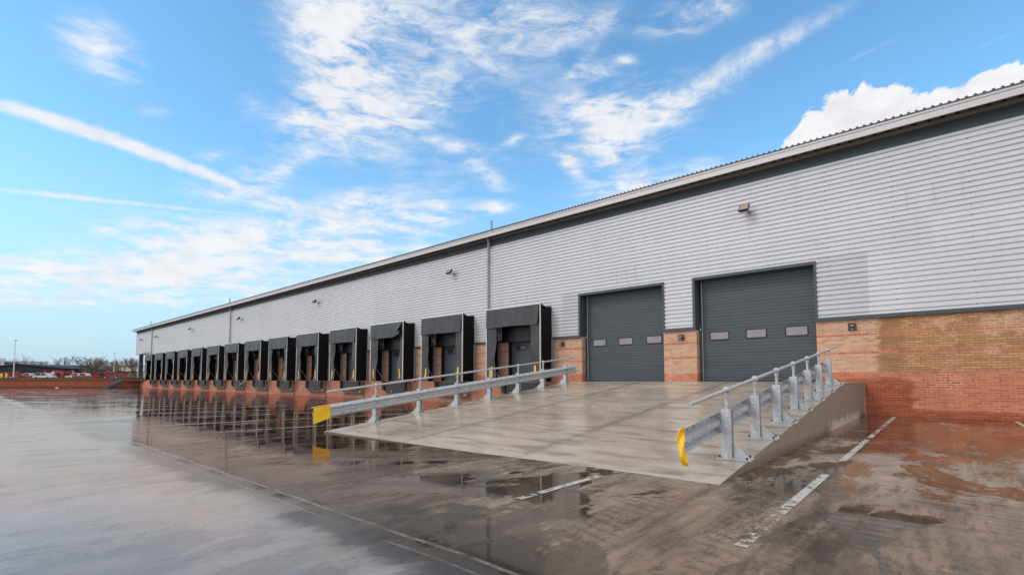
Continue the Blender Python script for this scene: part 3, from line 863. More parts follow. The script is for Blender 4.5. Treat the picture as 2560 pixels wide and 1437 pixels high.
# small sensor lights on the brick
def walllight():
    s = thing('sensor_light', 'x', 'wall light', (-2.12, D, 1.735), 0, 'sensor lights on the brickwork')
    h = MB(); h.bbox(-.06, .06, -.13, -.04, 0, .075, .01); h.box(-.02, .02, -.09, -.03, -.05, 0); h.box(-.05, .05, -.03, 0, -.09, -.02)
    b_ = h.build('lamp_head', M['lampbody'], s)
    g_ = MB(); g_.box(-.04, .04, -.137, -.131, .013, .062); g_.build('lamp_glass', M['lampglassw'], b_)
    q = MB(); q.ball((0, -.07, -.075), .028, 8, 6); q.build('motion_sensor', M['white'], s, smooth=True)
    c = MB()
    for a in (-.11, .10):
        c.box(a, a+.012, -.17, 0, -.125, -.113); c.box(a, a+.012, -.17, 0, .113, .125); c.box(a, a+.012, -.172, -.16, -.125, .125)
    for z in (-.12, -.06, .06, .12): c.box(-.11, .112, -.172, -.162, z-.004, z+.004)
    for x in (-.055, 0, .055): c.box(x-.003, x+.003, -.172, -.164, -.12, .12)
    c.build('wire_guard', M['cage'], s)
    p = MB(); p.box(-.115, .115, -.006, -.001, -.13, .13); p.build('back_plate', M['cage'], s)
    return s
w0 = walllight(); w0['label'] = 'caged sensor light on the brick right of the larger roller door'
dup(w0, (-7.94, D, 1.70), 0, 'caged sensor light on the brick pillar between the two roller doors')
dup(w0, (-13.94, D, 1.72), 0, 'caged sensor light on the brick between the smaller roller door and dock shelter')

# ------------------------------------------------------------------ crash barriers
def barrier(px, sgn, yend, rend, label):
    """posts at x=px; sgn = +1 when the traffic face looks towards +x"""
    y0 = 6.70; z0 = rz_(y0)
    s = thing('crash_barrier', label, 'barrier', (px, y0, z0), 0, 'steel crash barriers flanking the ramp')
    def L(x, y, z): return (x-px, y-y0, z-z0)
    ys_ = [y0+1.325*i for i in range(7)]
    for y in ys_:
        zb = rz_(y); p = MB()
        # I-section: flanges across, web between, standing on a plate with a gusset on the outer side
        h = .635
        p.box(-.065, .065, y-y0-.05, y-y0-.042, zb-z0+.012, zb-z0+h); p.box(-.065, .065, y-y0+.042, y-y0+.05, zb-z0+.012, zb-z0+h)
        p.box(-.005, .005, y-y0-.042, y-y0+.042, zb-z0+.012, zb-z0+h)
        p.box(-.065, .065, y-y0-.041, y-y0+.041, zb-z0+h-.008, zb-z0+h)
        po = p.build('post', M['galv'], s)
        o_ = -sgn
        bp = MB(); xa, xb = sorted((-o_*.11, o_*.30))
        vs = []
        for (x, yy) in ((xa, -.09), (xb, -.09), (xb, .09), (xa, .09)):
            zz = rz_(y+yy)-z0
            vs += [(x, y-y0+yy, zz+.002), (x, y-y0+yy, zz+.016)]
        bp.add(vs, [(1,3,5,7), (0,6,4,2), (0,2,3,1), (2,4,5,3), (4,6,7,5), (6,0,1,7)])
        bp.prism([(o_*.075, zb-z0+.016), (o_*.26, zb-z0+.016), (o_*.26, zb-z0+.035), (o_*.075, zb-z0+.20)], y-y0-.006, y-y0+.006, 'y')
        bp.build('foot_plate', M['galv'], po)
        bo = MB()
        for x in (-o_*.085, o_*.25):
            for yy in (-.065, .065): bo.tube([(x, y-y0+yy, rz_(y+yy)-z0+.014), (x, y-y0+yy, rz_(y+yy)-z0+.045)], .013, 6)
        bo.build('anchor_bolts', M['bolt'], po)
        stn = MB(); stn.tube([(0, y-y0, zb-z0+h-.02), (0, y-y0, zb-z0+.86)], .024, 10)
        stn.ball((0, y-y0, zb-z0+.885), .050, 12, 8); stn.tube([(0, y-y0, zb-z0+.79), (0, y-y0, zb-z0+.86)], .031, 10)
        stn.build('handrail_stanchion', M['tubegalv'], s, smooth=True)
    # handrail follows the slope then levels with the top run
    ra = 5.45
    hr = MB(); hr.tube([L(px, ra, rz_(ra)+.885), L(px, RY1-.2, rz_(RY1-.2)+.885), L(px, rend, rz_(RY1)+.885+(rend-RY1)*.1)], .026, 12)
    hr.build('handrail', M['tubegalv'], s, smooth=True)
    # W-beam
    prf = [(0.0, .150), (.018, .140), (.074, .104), (.082, .092), (.082, .072), (.068, .060), (.008, .036), (.0, .030), (.0, -.030), (.008, -.036), (.068, -.060), (.082, -.072), (.082, -.092), (.074, -.104), (.018, -.140), (0., -.150)]
    prf = [(a, b*.93) for a, b in prf]
    bm_ = MB(); yb0 = 5.08 if sgn > 0 else 5.50
    st = [yb0+i*.5 for i in range(int((yend-yb0)/.5)+1)]+[yend]
    n = len(prf)*2; vs = []
    for y in st:
        zc = rz_(min(y, RY1))+.465
        ring = [(sgn*(.078+a), y-y0, zc-z0+b) for a, b in prf]+[(sgn*(.073+a), y-y0, zc-z0+b) for a, b in reversed(prf)]
        vs += ring
    fs = [(i*n+j, i*n+(j+1) % n, (i+1)*n+(j+1) % n, (i+1)*n+j) for i in range(len(st)-1) for j in range(n)]
    fs += [tuple(range(n)), tuple(range((len(st)-1)*n, len(st)*n))]
    bm_.add(vs, fs)
    beam = bm_.build('beam', M['galv'], s)
    bt = MB()
    for yy in [5.75, 5.95]+[q+d for q in ys_ for d in (-.14, .0, .14)]:
        for dz in ((.1, -.1) if yy not in ys_ else (0.0,)):
            a = .080 if dz else .005
            zc = rz_(yy)+.465+dz*.72-z0
            bt.tube([(sgn*(.07+a), yy-y0, zc), (sgn*(.088+a+.004), yy-y0, zc)], .013, 6)
    bt.build('beam_bolts', M['bolt'], beam)
    # splice plate edges
    for yy in (6.5, 10.5):
        spl = MB()
        zc = rz_(yy)+.465-z0
        ring0 = [(sgn*(.0835+a), yy-y0-.16, zc+b-.16*.11) for a, b in prf]; ring1 = [(sgn*(.0835+a), yy-y0+.16, zc+b+.16*.11) for a, b in prf]
        m_ = len(prf); spl.add(ring0+ring1, [(i, i+1, m_+i+1, m_+i) for i in range(m_-1)])
        spl.build('splice_plate', M['galv'], beam, fix=False)
    # yellow end wrap
    yw = MB(); ye0, ye1 = (5.06, 5.43) if sgn > 0 else (5.02, 5.30)
    zc = rz_(5.2 if sgn > 0 else 5.5)+.465-z0
    if sgn > 0:
        def wrap(u, v):
            y = ye0+(ye1-ye0)*u; dz = (y-5.2)*.11
            bot = -.150-.060*(1-u)
            zz = .128+(bot-.128)*v
            return (sgn*(.192+.004*math.sin(7*v+2*u)+.010*v*math.sin(5*u+1)), y-y0, zc+zz+dz)
        yw.sheet(wrap, 8, 12, (-sgn*.012, 0, 0))
        def back(u, v):
            y = ye0+(ye1-ye0)*u; return (sgn*(.192-.14*v), y-y0, zc+.137+(y-5.2)*.11-.01*v)
        yw.sheet(back, 6, 4, (0, 0, .006))
    else:
        # loose plastic end cover sagging below the rail
        def wrap(u, v):
            zz = .150-.425*v
            w = .030+.055*math.sin(min(1, v*1.6+.12)*math.pi*.75)+.035*max(0, v-.72)/.28*(1-max(0, v-.9)*6)
            x = -sgn*.0+sgn*(.02+.17*u*(w/.2))
            x = sgn*(.10+w*(u-.25)-.04*max(0, v-.45)**1.2)
            y = 5.46+.05*math.sin(u*3.1)*math.sin(v*6+.5)+.20*max(0, v-.5)**1.3+.015*math.sin(11*v+3*u)
            return (x, y-y0, zc+zz-.02)
        yw.sheet(wrap, 10, 22, (0, .010, 0))
        def wrap2(u, v):
            x, y, z = wrap(1., v); return (x, y+.16*u*(1-v*.5), z+.016*u)
        yw.sheet(wrap2, 5, 22, (-sgn*.008, 0, 0))
    yw.build('end_wrap' if sgn > 0 else 'end_cover', M['yellow'], beam, smooth=True)
    return s
barrier(-10.27, 1, 15.2, 15.2, 'galvanised crash barrier on the dock side of the ramp, square yellow wrap on its end')
barrier(-2.12, -1, 14.95, 16.0, 'galvanised crash barrier on the near side of the ramp, sagging yellow end cover')

# ------------------------------------------------------------------ far-left: retaining wall and stair
rl = 95.
rwq = math.atan2(rwd.y, rwd.x)
wl = thing('retaining_wall', 'long low red brick retaining wall with mossy coping at the far side of the yard', 'wall', (RW0.x, RW0.y, 0), rwq)
sgn_ = 1 if Vector((-rwd.y, rwd.x)).dot(-rwn) > 0 else -1
b1 = MB(); ya, yb = sorted((0, -sgn_*.4)); b1.box(-3, rl, ya, yb, -1.7, -.24); b1.build('brick_face', M['rbrick'], wl)
b1 = MB(); ya, yb = sorted((sgn_*.09, -sgn_*.42)); b1.box(-3, rl, ya, yb, -.24, .20)
for i in range(32): b1.box(-2.9+i*3, -.0+i*3-.02, ya-.01, yb+.01, .20, .235)
b1.build('coping', M['coping'], wl)
b1 = MB(); ya, yb = sorted((sgn_*.04, sgn_*.001)); b1.box(-3, rl, ya, yb, -1.7, -1.17); b1.build('damp_plinth', M['coping'], wl)
# steel stair beside the wall
st_ = thing('steel_staircase', 'dark steel staircase with handrails beside the far end of the warehouse', 'staircase', (-100.6, 15.9, gz(-100.6, 15.9)), rwq+math.pi)
H = FLOOR-gz(-100.6, 15.9)
run = 2.6; nst = 7
# local +x climbs towards the warehouse
tb = MB()
for i in range(nst):
    tb.box(run*i/nst, run*i/nst+.34, -.5, .5, H*(i+1)/nst-.045, H*(i+1)/nst)
tb.build('treads', M['pipe'], st_)
sg = MB()
for y in (-.53, .5): sg.prism([(0, -.02), (.35, -.02), (run+.1, H-.18), (run+.1, H+.02), (-.05, .18)], y, y+.03, 'y')
sg.build('stringers', M['stair'], st_)
pf = MB(); pf.box(run+.05, run+5.5, -.6, 1.6, H-.14, H); pf.build('landing', M['stair'], st_)
for y in (-.5, .52):
    r_ = MB()
    for dz in (.55, 1.05): r_.tube([(-.15, y, dz+.1), (run, y, H+dz), (run+5.2, y, H+dz)], .025, 6)
    for x in (.0, run*.5): r_.tube([(x, y, H*x/run+.05), (x, y, H*x/run+1.1)], .025, 6)
    for x in (run, run+1.7, run+3.4, run+5.2): r_.tube([(x, y, H), (x, y, H+1.05)], .025, 6)
    r_.build('handrail', M['stair'], st_)

# ------------------------------------------------------------------ far buildings
UG = -.2
def facing(px, depth):
    x, y = at(px, depth); return x, y, YAW        # local x runs to the right across the view, local y away
def faring(name, label, cat, px, depth, group=None):
    x, y, a = facing(px, depth); return thing(name, label, cat, (x, y, UG), a, group)
mpp = lambda dep: dep/1222.0                       # metres per photo pixel at that distance
d0 = 165; k = mpp(d0)
sh = faring('dark_shed', 'low dark slate metal shed with shallow gable left of the yard', 'shed', 45, d0)
hr_, he = (946-910)*k+.2, (946-921)*k+.2
hw = 117*k
b1 = MB(); b1.prism([(-hw, 0), (hw, 0), (hw, he), (0, hr_), (-hw, he)], 0, 30, 'y')
i = -hw
while i < hw-.4:
    b1.box(i, i+.12, -.06, 0, .1, he+(hr_-he)*(1-abs(i+.06)/hw)-.35); i += .75
b1.build('wall', M['shed'], sh)
b1 = MB()
for s in (-1, 1): b1.prism([(0, hr_+.02), (s*(hw+.5), he+.0), (s*(hw+.5), he+.25), (0, hr_+.30)], -.4, 30.3, 'y')
b1.build('roof', M['shed'], sh)
d0 = 225; k = mpp(d0)
bb = faring('brown_building', 'long low industrial building with brown sheet roof behind the trees', 'building', 230, d0)
z1, z2 = (946-909)*k+.2, (946-924)*k+.2
xa, xb = (60-230)*k, (470-230)*k
b1 = MB(); b1.box(xa, xb, 2, 24, 0, z2); b1.build('wall', M['bwall'], bb)
b1 = MB(); b1.prism([(1.2, z2-.1), (13, z1), (24.8, z2-.1), (24.8, z2-.35), (13, z1-.3), (1.2, z2-.35)], xa-.5, xb+.5, 'x')
i = xa
while i < xb: b1.prism([(1.1, z2-.06), (13, z1+.04), (13, z1+.10), (1.1, z2)], i, i+.12, 'x'); i += 3.
b1.build('roof', M['broof'], bb)
b1 = MB(); b1.box(xa-.5, xb+.5, 1.05, 1.2, z2-.55, z2-.05); b1.build('gutter', M['offw'], bb)
d0 = 170; k = mpp(d0)
rb = faring('brick_outbuilding', 'small red brick building with pale roof behind the bare trees', 'building', 322, d0)
w2 = 36*k; z1, z2 = (946-915)*k+.2, (946-925)*k+.2
b1 = MB(); b1.box(-w2, w2, 0, 9, 0, z2); b1.build('wall', M['rbrick'], rb)
b1 = MB(); b1.prism([(-.5, z2-.12), (4.5, z1), (9.5, z2-.12), (9.5, z2-.3), (4.5, z1-.2), (-.5, z2-.3)], -w2-.4, w2+.4, 'x'); b1.build('roof', M['proof'], rb)
for q in (-3.2, .3, 2.3):
    b1 = MB(); b1.box(q-.5, q+.5, -.04, .03, 1.0, 2.1, 0); b1.box(q-.4, q+.4, -.05, -.041, 1.1, 2.0, 1); b1.build('window', [M['white'], M['dglass']], rb)
d0 = 240; k = mpp(d0)
of = faring('pale_office', 'pale flat roofed block with a window band behind the dark shed', 'building', 18, d0)
b1 = MB(); b1.box(-70*k, 27*k, 0, 15, 0, (946-901)*k); b1.build('wall', M['offw'], of)
b1 = MB(); b1.box(-70*k, 27.5*k, -.2, 15.2, (946-901)*k, (946-899.5)*k); b1.box(-70*k, 27.5*k, -.3, 15.3, (946-911)*k-.3, (946-911)*k); b1.build('roof_slab', M['offw'], of)
for i in range(8):
    b1 = MB(); q = (-8+i*4.3)*k; b1.box(q, q+3.6*k, -.06, .02, (946-909)*k, (946-902.5)*k); b1.build('window', M['dglass'], of)
b1 = MB(); b1.box(-19*k, -14*k, -1, 1.5, 0, (946-893)*k); b1.box(-11*k, -7.5*k, -1, 0, 0, (946-893)*k); b1.build('stair_tower', M['white'], of)
# hill and its trees
g = MB(); hp = []
a0 = ray(-700, 946); a1 = ray(900, 946)
n = 60; vs = []
for i in range(n+1):
    px = -900+2400*i/n; d = 1900
    x, y = at(px, d)
    h = (946-906.5)/1222*d+3.5*math.sin(i*.9)+2.*math.sin(i*2.3)-8*abs(px-200)/1200
    x2, y2 = at(px, d+900)
    vs += [(x, y, -1), (x+(x2-x)*.5, y+(y2-y)*.5, h), (x2, y2, -1)]
g.add(vs, [(3*i+j, 3*i+3+j, 3*i+4+j, 3*i+1+j) for i in range(n) for j in (0, 1)])
tag(g.build('hills', M['hill'], smooth=True), 'faint wooded hills on the horizon', 'hills', kind='structure')

# ------------------------------------------------------------------ bare trees
def tree(px, depth, toppx, halfpx, label, seed, wispy=1., mat=None, stems=1, basez=None):
    k = mpp(depth); H = (946-toppx)*k+.2; Wd = halfpx*k
    s = faring('bare_tree', label, 'tree', px, depth, 'bare winter trees beyond the wall')
    r = random.Random(seed); tr = MB(); tw = MB()
    def branch(p, d, ln, rad_, lev):
        seg = 3; pts = [p]
        for i in range(seg):
            d = (d+Vector((r.uniform(-.22, .22), r.uniform(-.22, .22), r.uniform(-.05, .16)))).normalized()
            pts.append(pts[-1]+d*ln/seg)
        (tr if lev < 2 else tw).tube(pts, rad_, 5 if lev < 2 else 3, cap=False, r2=rad_*.55)
        if lev >= 4: return
        nb = [5, 3, 3, 2][lev]
        for i in range(int(nb*wispy+.5)):
            q = r.uniform(.35, 1.) if lev else r.uniform(.45, 1.)
            idx = min(seg-1, int(q*seg)); pp = pts[idx]+(pts[idx+1]-pts[idx])*(q*seg-idx)
            sp = .75 if lev else .85
            dd = (d+Vector((r.uniform(-sp, sp), r.uniform(-sp, sp), r.uniform(-.15, .5)))).normalized()
            branch(pp, dd, ln*r.uniform(.55, .75), max(.0001*depth*1.05, rad_*.5), lev+1)
    for m_ in range(stems):
        a = r.uniform(0, 6.28); sp = .25*stems
        branch(Vector((r.uniform(-.15, .15)*Wd*(stems-1), r.uniform(-.1, .1)*Wd*(stems-1), 0)), Vector((math.cos(a)*sp*.4, math.sin(a)*sp*.4, 1)).normalized(), H*.42, H*.022/math.sqrt(stems), 0)
    # fit the crown to its measured height and spread
    allv = tr.v+tw.v; zm = max(v.z for v in allv); xm = sorted(abs(v.x) for v in allv)[int(len(allv)*.97)]
    for v in allv: v.z *= H/zm; v.x *= Wd/max(.1, xm); v.y *= Wd/max(.1, xm)
    tr.build('trunk', M['bark'], s); tw.build('crown', mat or M['twig'], s)
tree(20, 250, 887, 22, 'bare tree behind the pale office block at the far left edge', 1, 1, M['twigr'])
tree(64, 230, 881, 22, 'bare spreading tree just right of the nearer lamp post', 2, 1, M['twigr'])
tree(124, 215, 889, 28, 'bushy bare tree rising over the right slope of the dark shed', 3, 1.2)
tree(165, 290, 882, 15, 'slim clumped bare tree standing alone on the skyline', 4, 1.25, M['twigr'])
tree(212, 150, 884, 32, 'largest bare tree, dark trunked, in front of the brown roof', 5, 1.25, None, 2)
tree(243, 155, 890, 24, 'bare tree close against the largest tree on its right side', 6, 1.1)
tree(278, 160, 893, 20, 'bare olive tree behind the slim far lamp post', 7, 1.25, None, 2)
tree(306, 158, 890, 22, 'bare olive tree left of the brick outbuilding roof', 8, 1.25, None, 2)
tree(334, 165, 889, 20, 'bare tree nearest to the warehouse end column', 9, 1.25, None, 2)
for i, (px, w_) in enumerate(((226, 26), (262, 20), (292, 22))):
    tree(px, 148, 918, w_, ['low scrubby bush under the largest bare tree', 'low scrubby bush left of the slim far lamp post', 'low scrubby bush right of the slim far lamp post'][i], 20+i, 1.3, None, 3)

# ------------------------------------------------------------------ lamp posts
def lamp(px, depth, top, label, r=.085):
    k = mpp(depth); H = (946.5-top)*k+.2
    s = faring('lamp_post', label, 'lamp post', px, depth, 'lamp posts beyond the wall')
    p = MB(); p.tube([(0, 0, 0), (0, 0, H)], r, 8, r2=r*.7); p.tube([(0, 0, 0), (0, 0, 1.0)], r*1.35, 8); p.build('pole', M['alu'], s, smooth=True)
    h = MB(); h.bbox(-.22, .12, -.12, .3, H-.02, H+.12, .03); h.build('lamp_head', M['pipe'], s)
lamp(33, 92, 850, 'tall pale lamp post in front of the dark shed')
lamp(283.5, 140, 881, 'slim far lamp post among the bare trees', .09)

# ------------------------------------------------------------------ red plant and vehicles beyond the wall
MD = 128.
GRP = 'red machines parked beyond the retaining wall'
def wheel(par, x, y, r, w=.25):
    t_ = MB(); n = 14
    for a, b in ((r, M['tyre']),): t_.tube([(x, y-w/2, r), (x, y+w/2, r)], r, n)
    o = t_.build('wheel', M['tyre'], par)
    h = MB(); h.tube([(x, y-w/2-.02, r), (x, y+w/2+.02, r)], r*.5, 10); h.build('hub', M['white'], o)
def pickup(px, label, body, cab, flip=1, s=1., dep=MD):
    o = faring('pickup_truck', label, 'pickup', px, dep, GRP); f = flip
    b = MB(); b.prism([(-2.4*f, .45), (2.4*f, .45), (2.4*f, .95), (1.5*f, 1.08), (-2.4*f, 1.05)], -.85, .85, 'y')
    b.build('body', body, o)
    c = MB(); c.prism([(-.7*f, 1.05), (1.35*f, 1.05), (.65*f, 1.72), (-.5*f, 1.75)], -.75, .75, 'y'); cb = c.build('cab', cab, o)
    w = MB(); w.prism([(-.5*f, 1.13), (1.08*f, 1.13), (.58*f, 1.62), (-.4*f, 1.64)], -.775, -.752, 'y'); w.build('side_window', M['dglass'], cb)
    for x in (-1.5, 1.5): wheel(o, x*f, -.75, .38); wheel(o, x*f, .75, .38)
    for y in (-.6, .6):
        l = MB(); l.box(min(2.38*f, 2.42*f), max(2.38*f, 2.42*f), y-.15, y+.15, .75, .9); l.build('headlight', M['lampglassw'], o)
def telehandler(px, label, boomang, flip=1, paint=None, dep=MD):
    P_ = paint or M['red']; o = faring('telehandler', label, 'telehandler', px, dep, GRP); f = flip
    b = MB(); b.prism([(-2.2*f, .55), (2.1*f, .55), (2.2*f, .95), (-.2*f, 1.1), (-2.3*f, 1.35)], -.8, .8, 'y'); b.build('chassis', P_, o)
    c = MB(); c.prism([(-.7*f, 1.0), (.75*f, 1.0), (.55*f, 1.9), (-.6*f, 1.95)], -.8, -.05, 'y'); cb = c.build('cab', M['dglass'], o)
    fr = MB()
    for x in (-.68, .68): fr.box(min(x*f, x*f+.08), max(x*f, x*f+.08), -.83, -.02, 1.0, 1.95)
    fr.box(-.75, .75, -.84, -.0, 1.92, 2.02); fr.build('cab_frame', P_, cb)
    a = rad(boomang); ca, sa = math.cos(a), math.sin(a)
    bm_ = MB(); p0 = Vector((-2.0*f, .35, 1.35))
    def q(l, h): return (p0.x+f*(l*ca-h*sa), p0.z+l*sa+h*ca)
    bm_.prism([q(0, -.2), q(4.2, -.16), q(4.2, .16), q(0, .2)], .15, .55, 'y'); bm_.prism([q(4.2, -.1), q(5.2, -.1), q(5.2, .1), q(4.2, .1)], .22, .48, 'y')
    bo = bm_.build('boom', P_, o)
    fk = MB(); e = q(5.2, 0); fk.box(min(e[0], e[0]+.12*f), max(e[0], e[0]+.12*f), -.4, 1., e[1]-.7, e[1]+.2); fk.build('carriage', M['tyre'], bo)
    for x in (-1.4, 1.4): wheel(o, x*f, -.8, .55, .38); wheel(o, x*f, .8, .55, .38)
def digger(px, label, flip=1, paint=None, fold=0., dep=MD):
    P_ = paint or M['red']; o = faring('mini_excavator', label, 'excavator', px, dep, GRP); f = flip
    t_ = MB()
    for y in (-.7, .45): t_.prism([(-1.1, .05), (1.1, .05), (1.3, .3), (1.1, .52), (-1.1, .52), (-1.3, .3)], y, y+.28, 'y')
    t_.build('track', M['tyre'], o)
    h = MB(); h.prism([(-1.25*f, .6), (.7*f, .6), (.75*f, 1.0), (-.2*f, 1.25), (-1.2*f, 1.2)], -.7, .7, 'y'); h.build('house', P_, o)
    c = MB(); c.prism([(-.45*f, 1.2), (.55*f, 1.05), (.5*f, 1.85), (-.35*f, 1.92)], -.65, .2, 'y'); c.build('cab', M['dglass'], o)
    kx = 1.9-fold; bm_ = MB()
    bm_.prism([(.6*f, .85), (.95*f, .8), (1.55*f, 1.75), (kx*f+.1*f, 2.25), (kx*f-.1*f, 2.5), (1.15*f, 1.95)], .2, .48, 'y'); bo = bm_.build('boom', P_, o)
    ar = MB(); ar.prism([(kx*f-.15*f, 2.35), (kx*f+.15*f, 2.5), ((3.1-fold)*f, 1.15), ((2.85-fold)*f, 1.05)], .22, .46, 'y'); ar.build('arm', P_, bo)
    bu = MB(); x0 = (2.95-fold)*f; bu.prism([(x0, 1.15), (x0+.3*f, .8), (x0+.1*f, .35), (x0-.35*f, .4), (x0-.15*f, .85)], .05, .65, 'y'); bu.build('bucket', M['tyre'], bo)
telehandler(22, 'red telehandler with long low boom, leftmost beside the lamp post', 9, 1)
pickup(50, 'small red pickup right of the nearer lamp post', M['red'], M['red'], 1)
pickup(74, 'white roofed red pickup in front of the shed centre', M['red'], M['white'], -1)
digger(97, 'red excavator with arm folded high over the white roofed pickup', 1, None, .9)
pickup(112, 'white pickup with red tail between excavator and red cab truck', M['white'], M['offw'], 1, dep=125)
telehandler(127, 'red telehandler with nearly level boom behind the white pickup', 3, -1, dep=131)
# cab truck
o = faring('cab_truck', 'red cab truck with pale slanted windscreen and boxy body', 'truck', 147, MD, GRP)
b = MB(); b.box(-.2, 2.0, -.95, .95, .55, 2.25); b.build('body', M['red'], o)
b = MB(); b.prism([(-2.0, .55), (-.25, .55), (-.25, 2.35), (-1.0, 2.35), (-1.75, 1.45), (-2.0, 1.3)], -.9, .9, 'y'); cb = b.build('cab', M['red'], o)
b = MB(); b.prism([(-1.68, 1.42), (-.98, 2.25), (-.90, 2.25), (-1.56, 1.42)], -.82, .82, 'y'); b.prism([(-1.45, 1.4), (-.4, 1.4), (-.4, 2.1), (-.95, 2.1)], -.93, -.905, 'y'); b.build('windscreen', M['lampglassw'], cb)
b = MB(); b.box(.1, 1.2, -.98, -.952, .8, 1.95); b.build('side_hatch', M['dglass'], o)
for x in (-1.3, 1.3): wheel(o, x, -.8, .42); wheel(o, x, .8, .42)
b = MB(); b.box(-1.3, -.3, -.6, .6, 2.37, 2.5); b.build('light_bar', M['red'], o)
digger(168, 'orange red excavator with folded arm right of the cab truck', 1, M['orange'], 1.0)
digger(179, 'red excavator leaning on its arm right of the orange excavator', -1, None, 1.1, dep=132)
pickup(194, 'white pickup under the largest bare tree', M['white'], M['offw'], -1)
pickup(210, 'pale grey and red pickup in the middle of the parked machines', M['red'], M['offw'], 1, dep=126)
digger(222, 'red excavator with curled arm below the largest bare tree', -1, None, .8)
pickup(236, 'red pickup left of the excavator with the raised arm', M['red'], M['red'], -1)
digger(249, 'red excavator with arm raised into a high elbow', 1, None, 0.1)
telehandler(284, 'red telehandler with level boom, rightmost of the machines', -2, -1)
# yellow topped posts and barrier boards
for px, lab in ((3, 'yellow upright post at the far left edge beyond the wall'), (15.5, 'yellow upright post left of the nearer lamp post')):
    s = faring('marker_post', lab, 'post', px, 110, 'yellow posts beyond the wall')
    b = MB(); b.bbox(-.17, .17, -.1, .1, .55, 1.5, .02); b.build('board', M['yellow'], s)
    b = MB(); b.box(-.05, .05, -.05, .05, 0, .56); b.build('leg', M['red'], s)
s = faring('barrier_boards', 'red and white striped barrier boards along the wall top near the staircase', 'barrier', 302, 100)
for i in range(22):
    b = MB(); b.box(-2.6+i*.24, -2.6+i*.24+.235, -.03, .03, .18, .48); b.build('board', M['red'] if i % 2 else M['white'], s)
b = MB()
for x in (-2.5, -.9, .9, 2.5): b.box(x-.03, x+.03, -.15, .15, 0, .2)
b.build('feet', M['tyre'], s)
s = faring('white_gate', 'white railed gate seen beneath the warehouse overhang', 'gate', 360, 118)
b = MB()
for i in range(5): b.box(-1.6, 1.6, -.03, .03, .3+i*.36, .42+i*.36)
b.build('rails', M['white'], s)
for x in (-1.6, 0, 1.6):
    b = MB(); b.box(x-.06, x+.06, -.06, .06, 0, 2.1); b.build('post', M['white'], s)
# scraps on the yard
for (x, y, lab) in ((-104.5, 10.4, 'white rubbish bag lying at the foot of the retaining wall'),):
    m_ = MB(); sc = .5 if x < -90 else .045
    rr = random.Random(int(-x*10))
    m_.sheet(lambda u, v: (x+(u-.5)*sc*1.6, y+(v-.5)*sc, gz(x, y)+.004+sc*.25*math.sin(u*3)*math.sin(v*3)+.003*rr.random()), 4, 4, (0, 0, .004))
    tag(m_.build('rubbish_bag', M['litter']), lab, 'rubbish bag')

# ------------------------------------------------------------------ sky
SUN_EL, SUN_AZ = 40, 205          # azimuth clockwise from +Y
w = bpy.data.worlds.new('World'); scene.world = w; w.use_nodes = True
t = NT(w.node_tree)
bg = w.node_tree.nodes['Background']
sky = t.n('ShaderNodeTexSky', sky_type='NISHITA'); sky.sun_disc = False
sky.sun_elevation = rad(SUN_EL); sky.sun_rotation = rad(SUN_AZ); sky.altitude = 50; sky.air_density = 1.; sky.dust_density = .35; sky.ozone_density = 2.2
dirv = t.vm('NORMALIZE', t.n('ShaderNodeTexCoord').outputs['Generated'])
dx, dy, dz = t.xyz(dirv)
inv = t.math('DIVIDE', 1., t.math('MAXIMUM', t.add(dz, .10), .03))
plane = t.vec(t.mul(dx, inv), t.mul(dy, inv), 0.)
# high-cloud streaks are drawn out across the view
rotm = t.n('ShaderNodeMapping'); rotm.inputs['Rotation'].default_value = (0, 0, -YAW)
t.put(rotm.inputs['Vector'], plane)
u_, v_, _z = t.xyz(rotm.outputs[0])
fb1 = t.noise(t.vec(t.mul(u_, 1.2), t.mul(v_, 1.7)), 3.4, 10, .62, .35)
fb2 = t.noise(t.vec(dx, dy, t.mul(dz, 3.4)), 15., 11, .66, .6)
puff = t.noise(dirv, 24., 10, .60, .35)
wisp = t.add(t.mul(fb1, .5), t.mul(fb2, .5))
CHAIN = [dirv]      # the patches are summed one after another, so only a few values are live at a time
def blob(px, py, a, b, ang, amp):
    """elliptical patch of sky around one direction"""
    dc = ray(px, py).normalized()
    ca, sa = math.cos(rad(ang)), math.sin(rad(ang))
    e = ray(px+ca*10, py-sa*10).normalized()-dc; e = (e-dc*e.dot(dc)).normalized()
    f_ = dc.cross(e).normalized()
    ra = (ray(px+ca*a, py-sa*a).normalized()-dc).length; rb = (ray(px+sa*b, py+ca*b).normalized()-dc).length
    mp = t.n('ShaderNodeMapping', vector_type='TEXTURE'); t.put(mp.inputs['Vector'], CHAIN[0])
    mp.inputs['Location'].default_value = dc
    mp.inputs['Rotation'].default_value = Matrix((e, f_, dc)).transposed().to_euler('XYZ')
    mp.inputs['Scale'].default_value = (ra, rb, .4)
    q2 = t.vm('DOT_PRODUCT', mp.outputs[0], mp.outputs[0])
    return t.math('EXPONENT', t.math('MULTIPLY_ADD', q2, -1., math.log(amp)))
def total(lst):
    acc = None
    for i, bl in enumerate(lst):
        m_ = blob(*bl); acc = m_ if acc is None else t.add(acc, m_)
        if i % 5 == 4:
            x = t.n('ShaderNodeVectorMath', operation='MULTIPLY_ADD')
            t.put(x.inputs[0], acc); t.put(x.inputs[1], (1e-8, 1e-8, 1e-8)); t.put(x.inputs[2], dirv); CHAIN[0] = x.outputs[0]
    x = t.n('ShaderNodeVectorMath', operation='MULTIPLY_ADD')
    t.put(x.inputs[0], acc); t.put(x.inputs[1], (1e-8, 1e-8, 1e-8)); t.put(x.inputs[2], dirv); CHAIN[0] = x.outputs[0]
    return acc
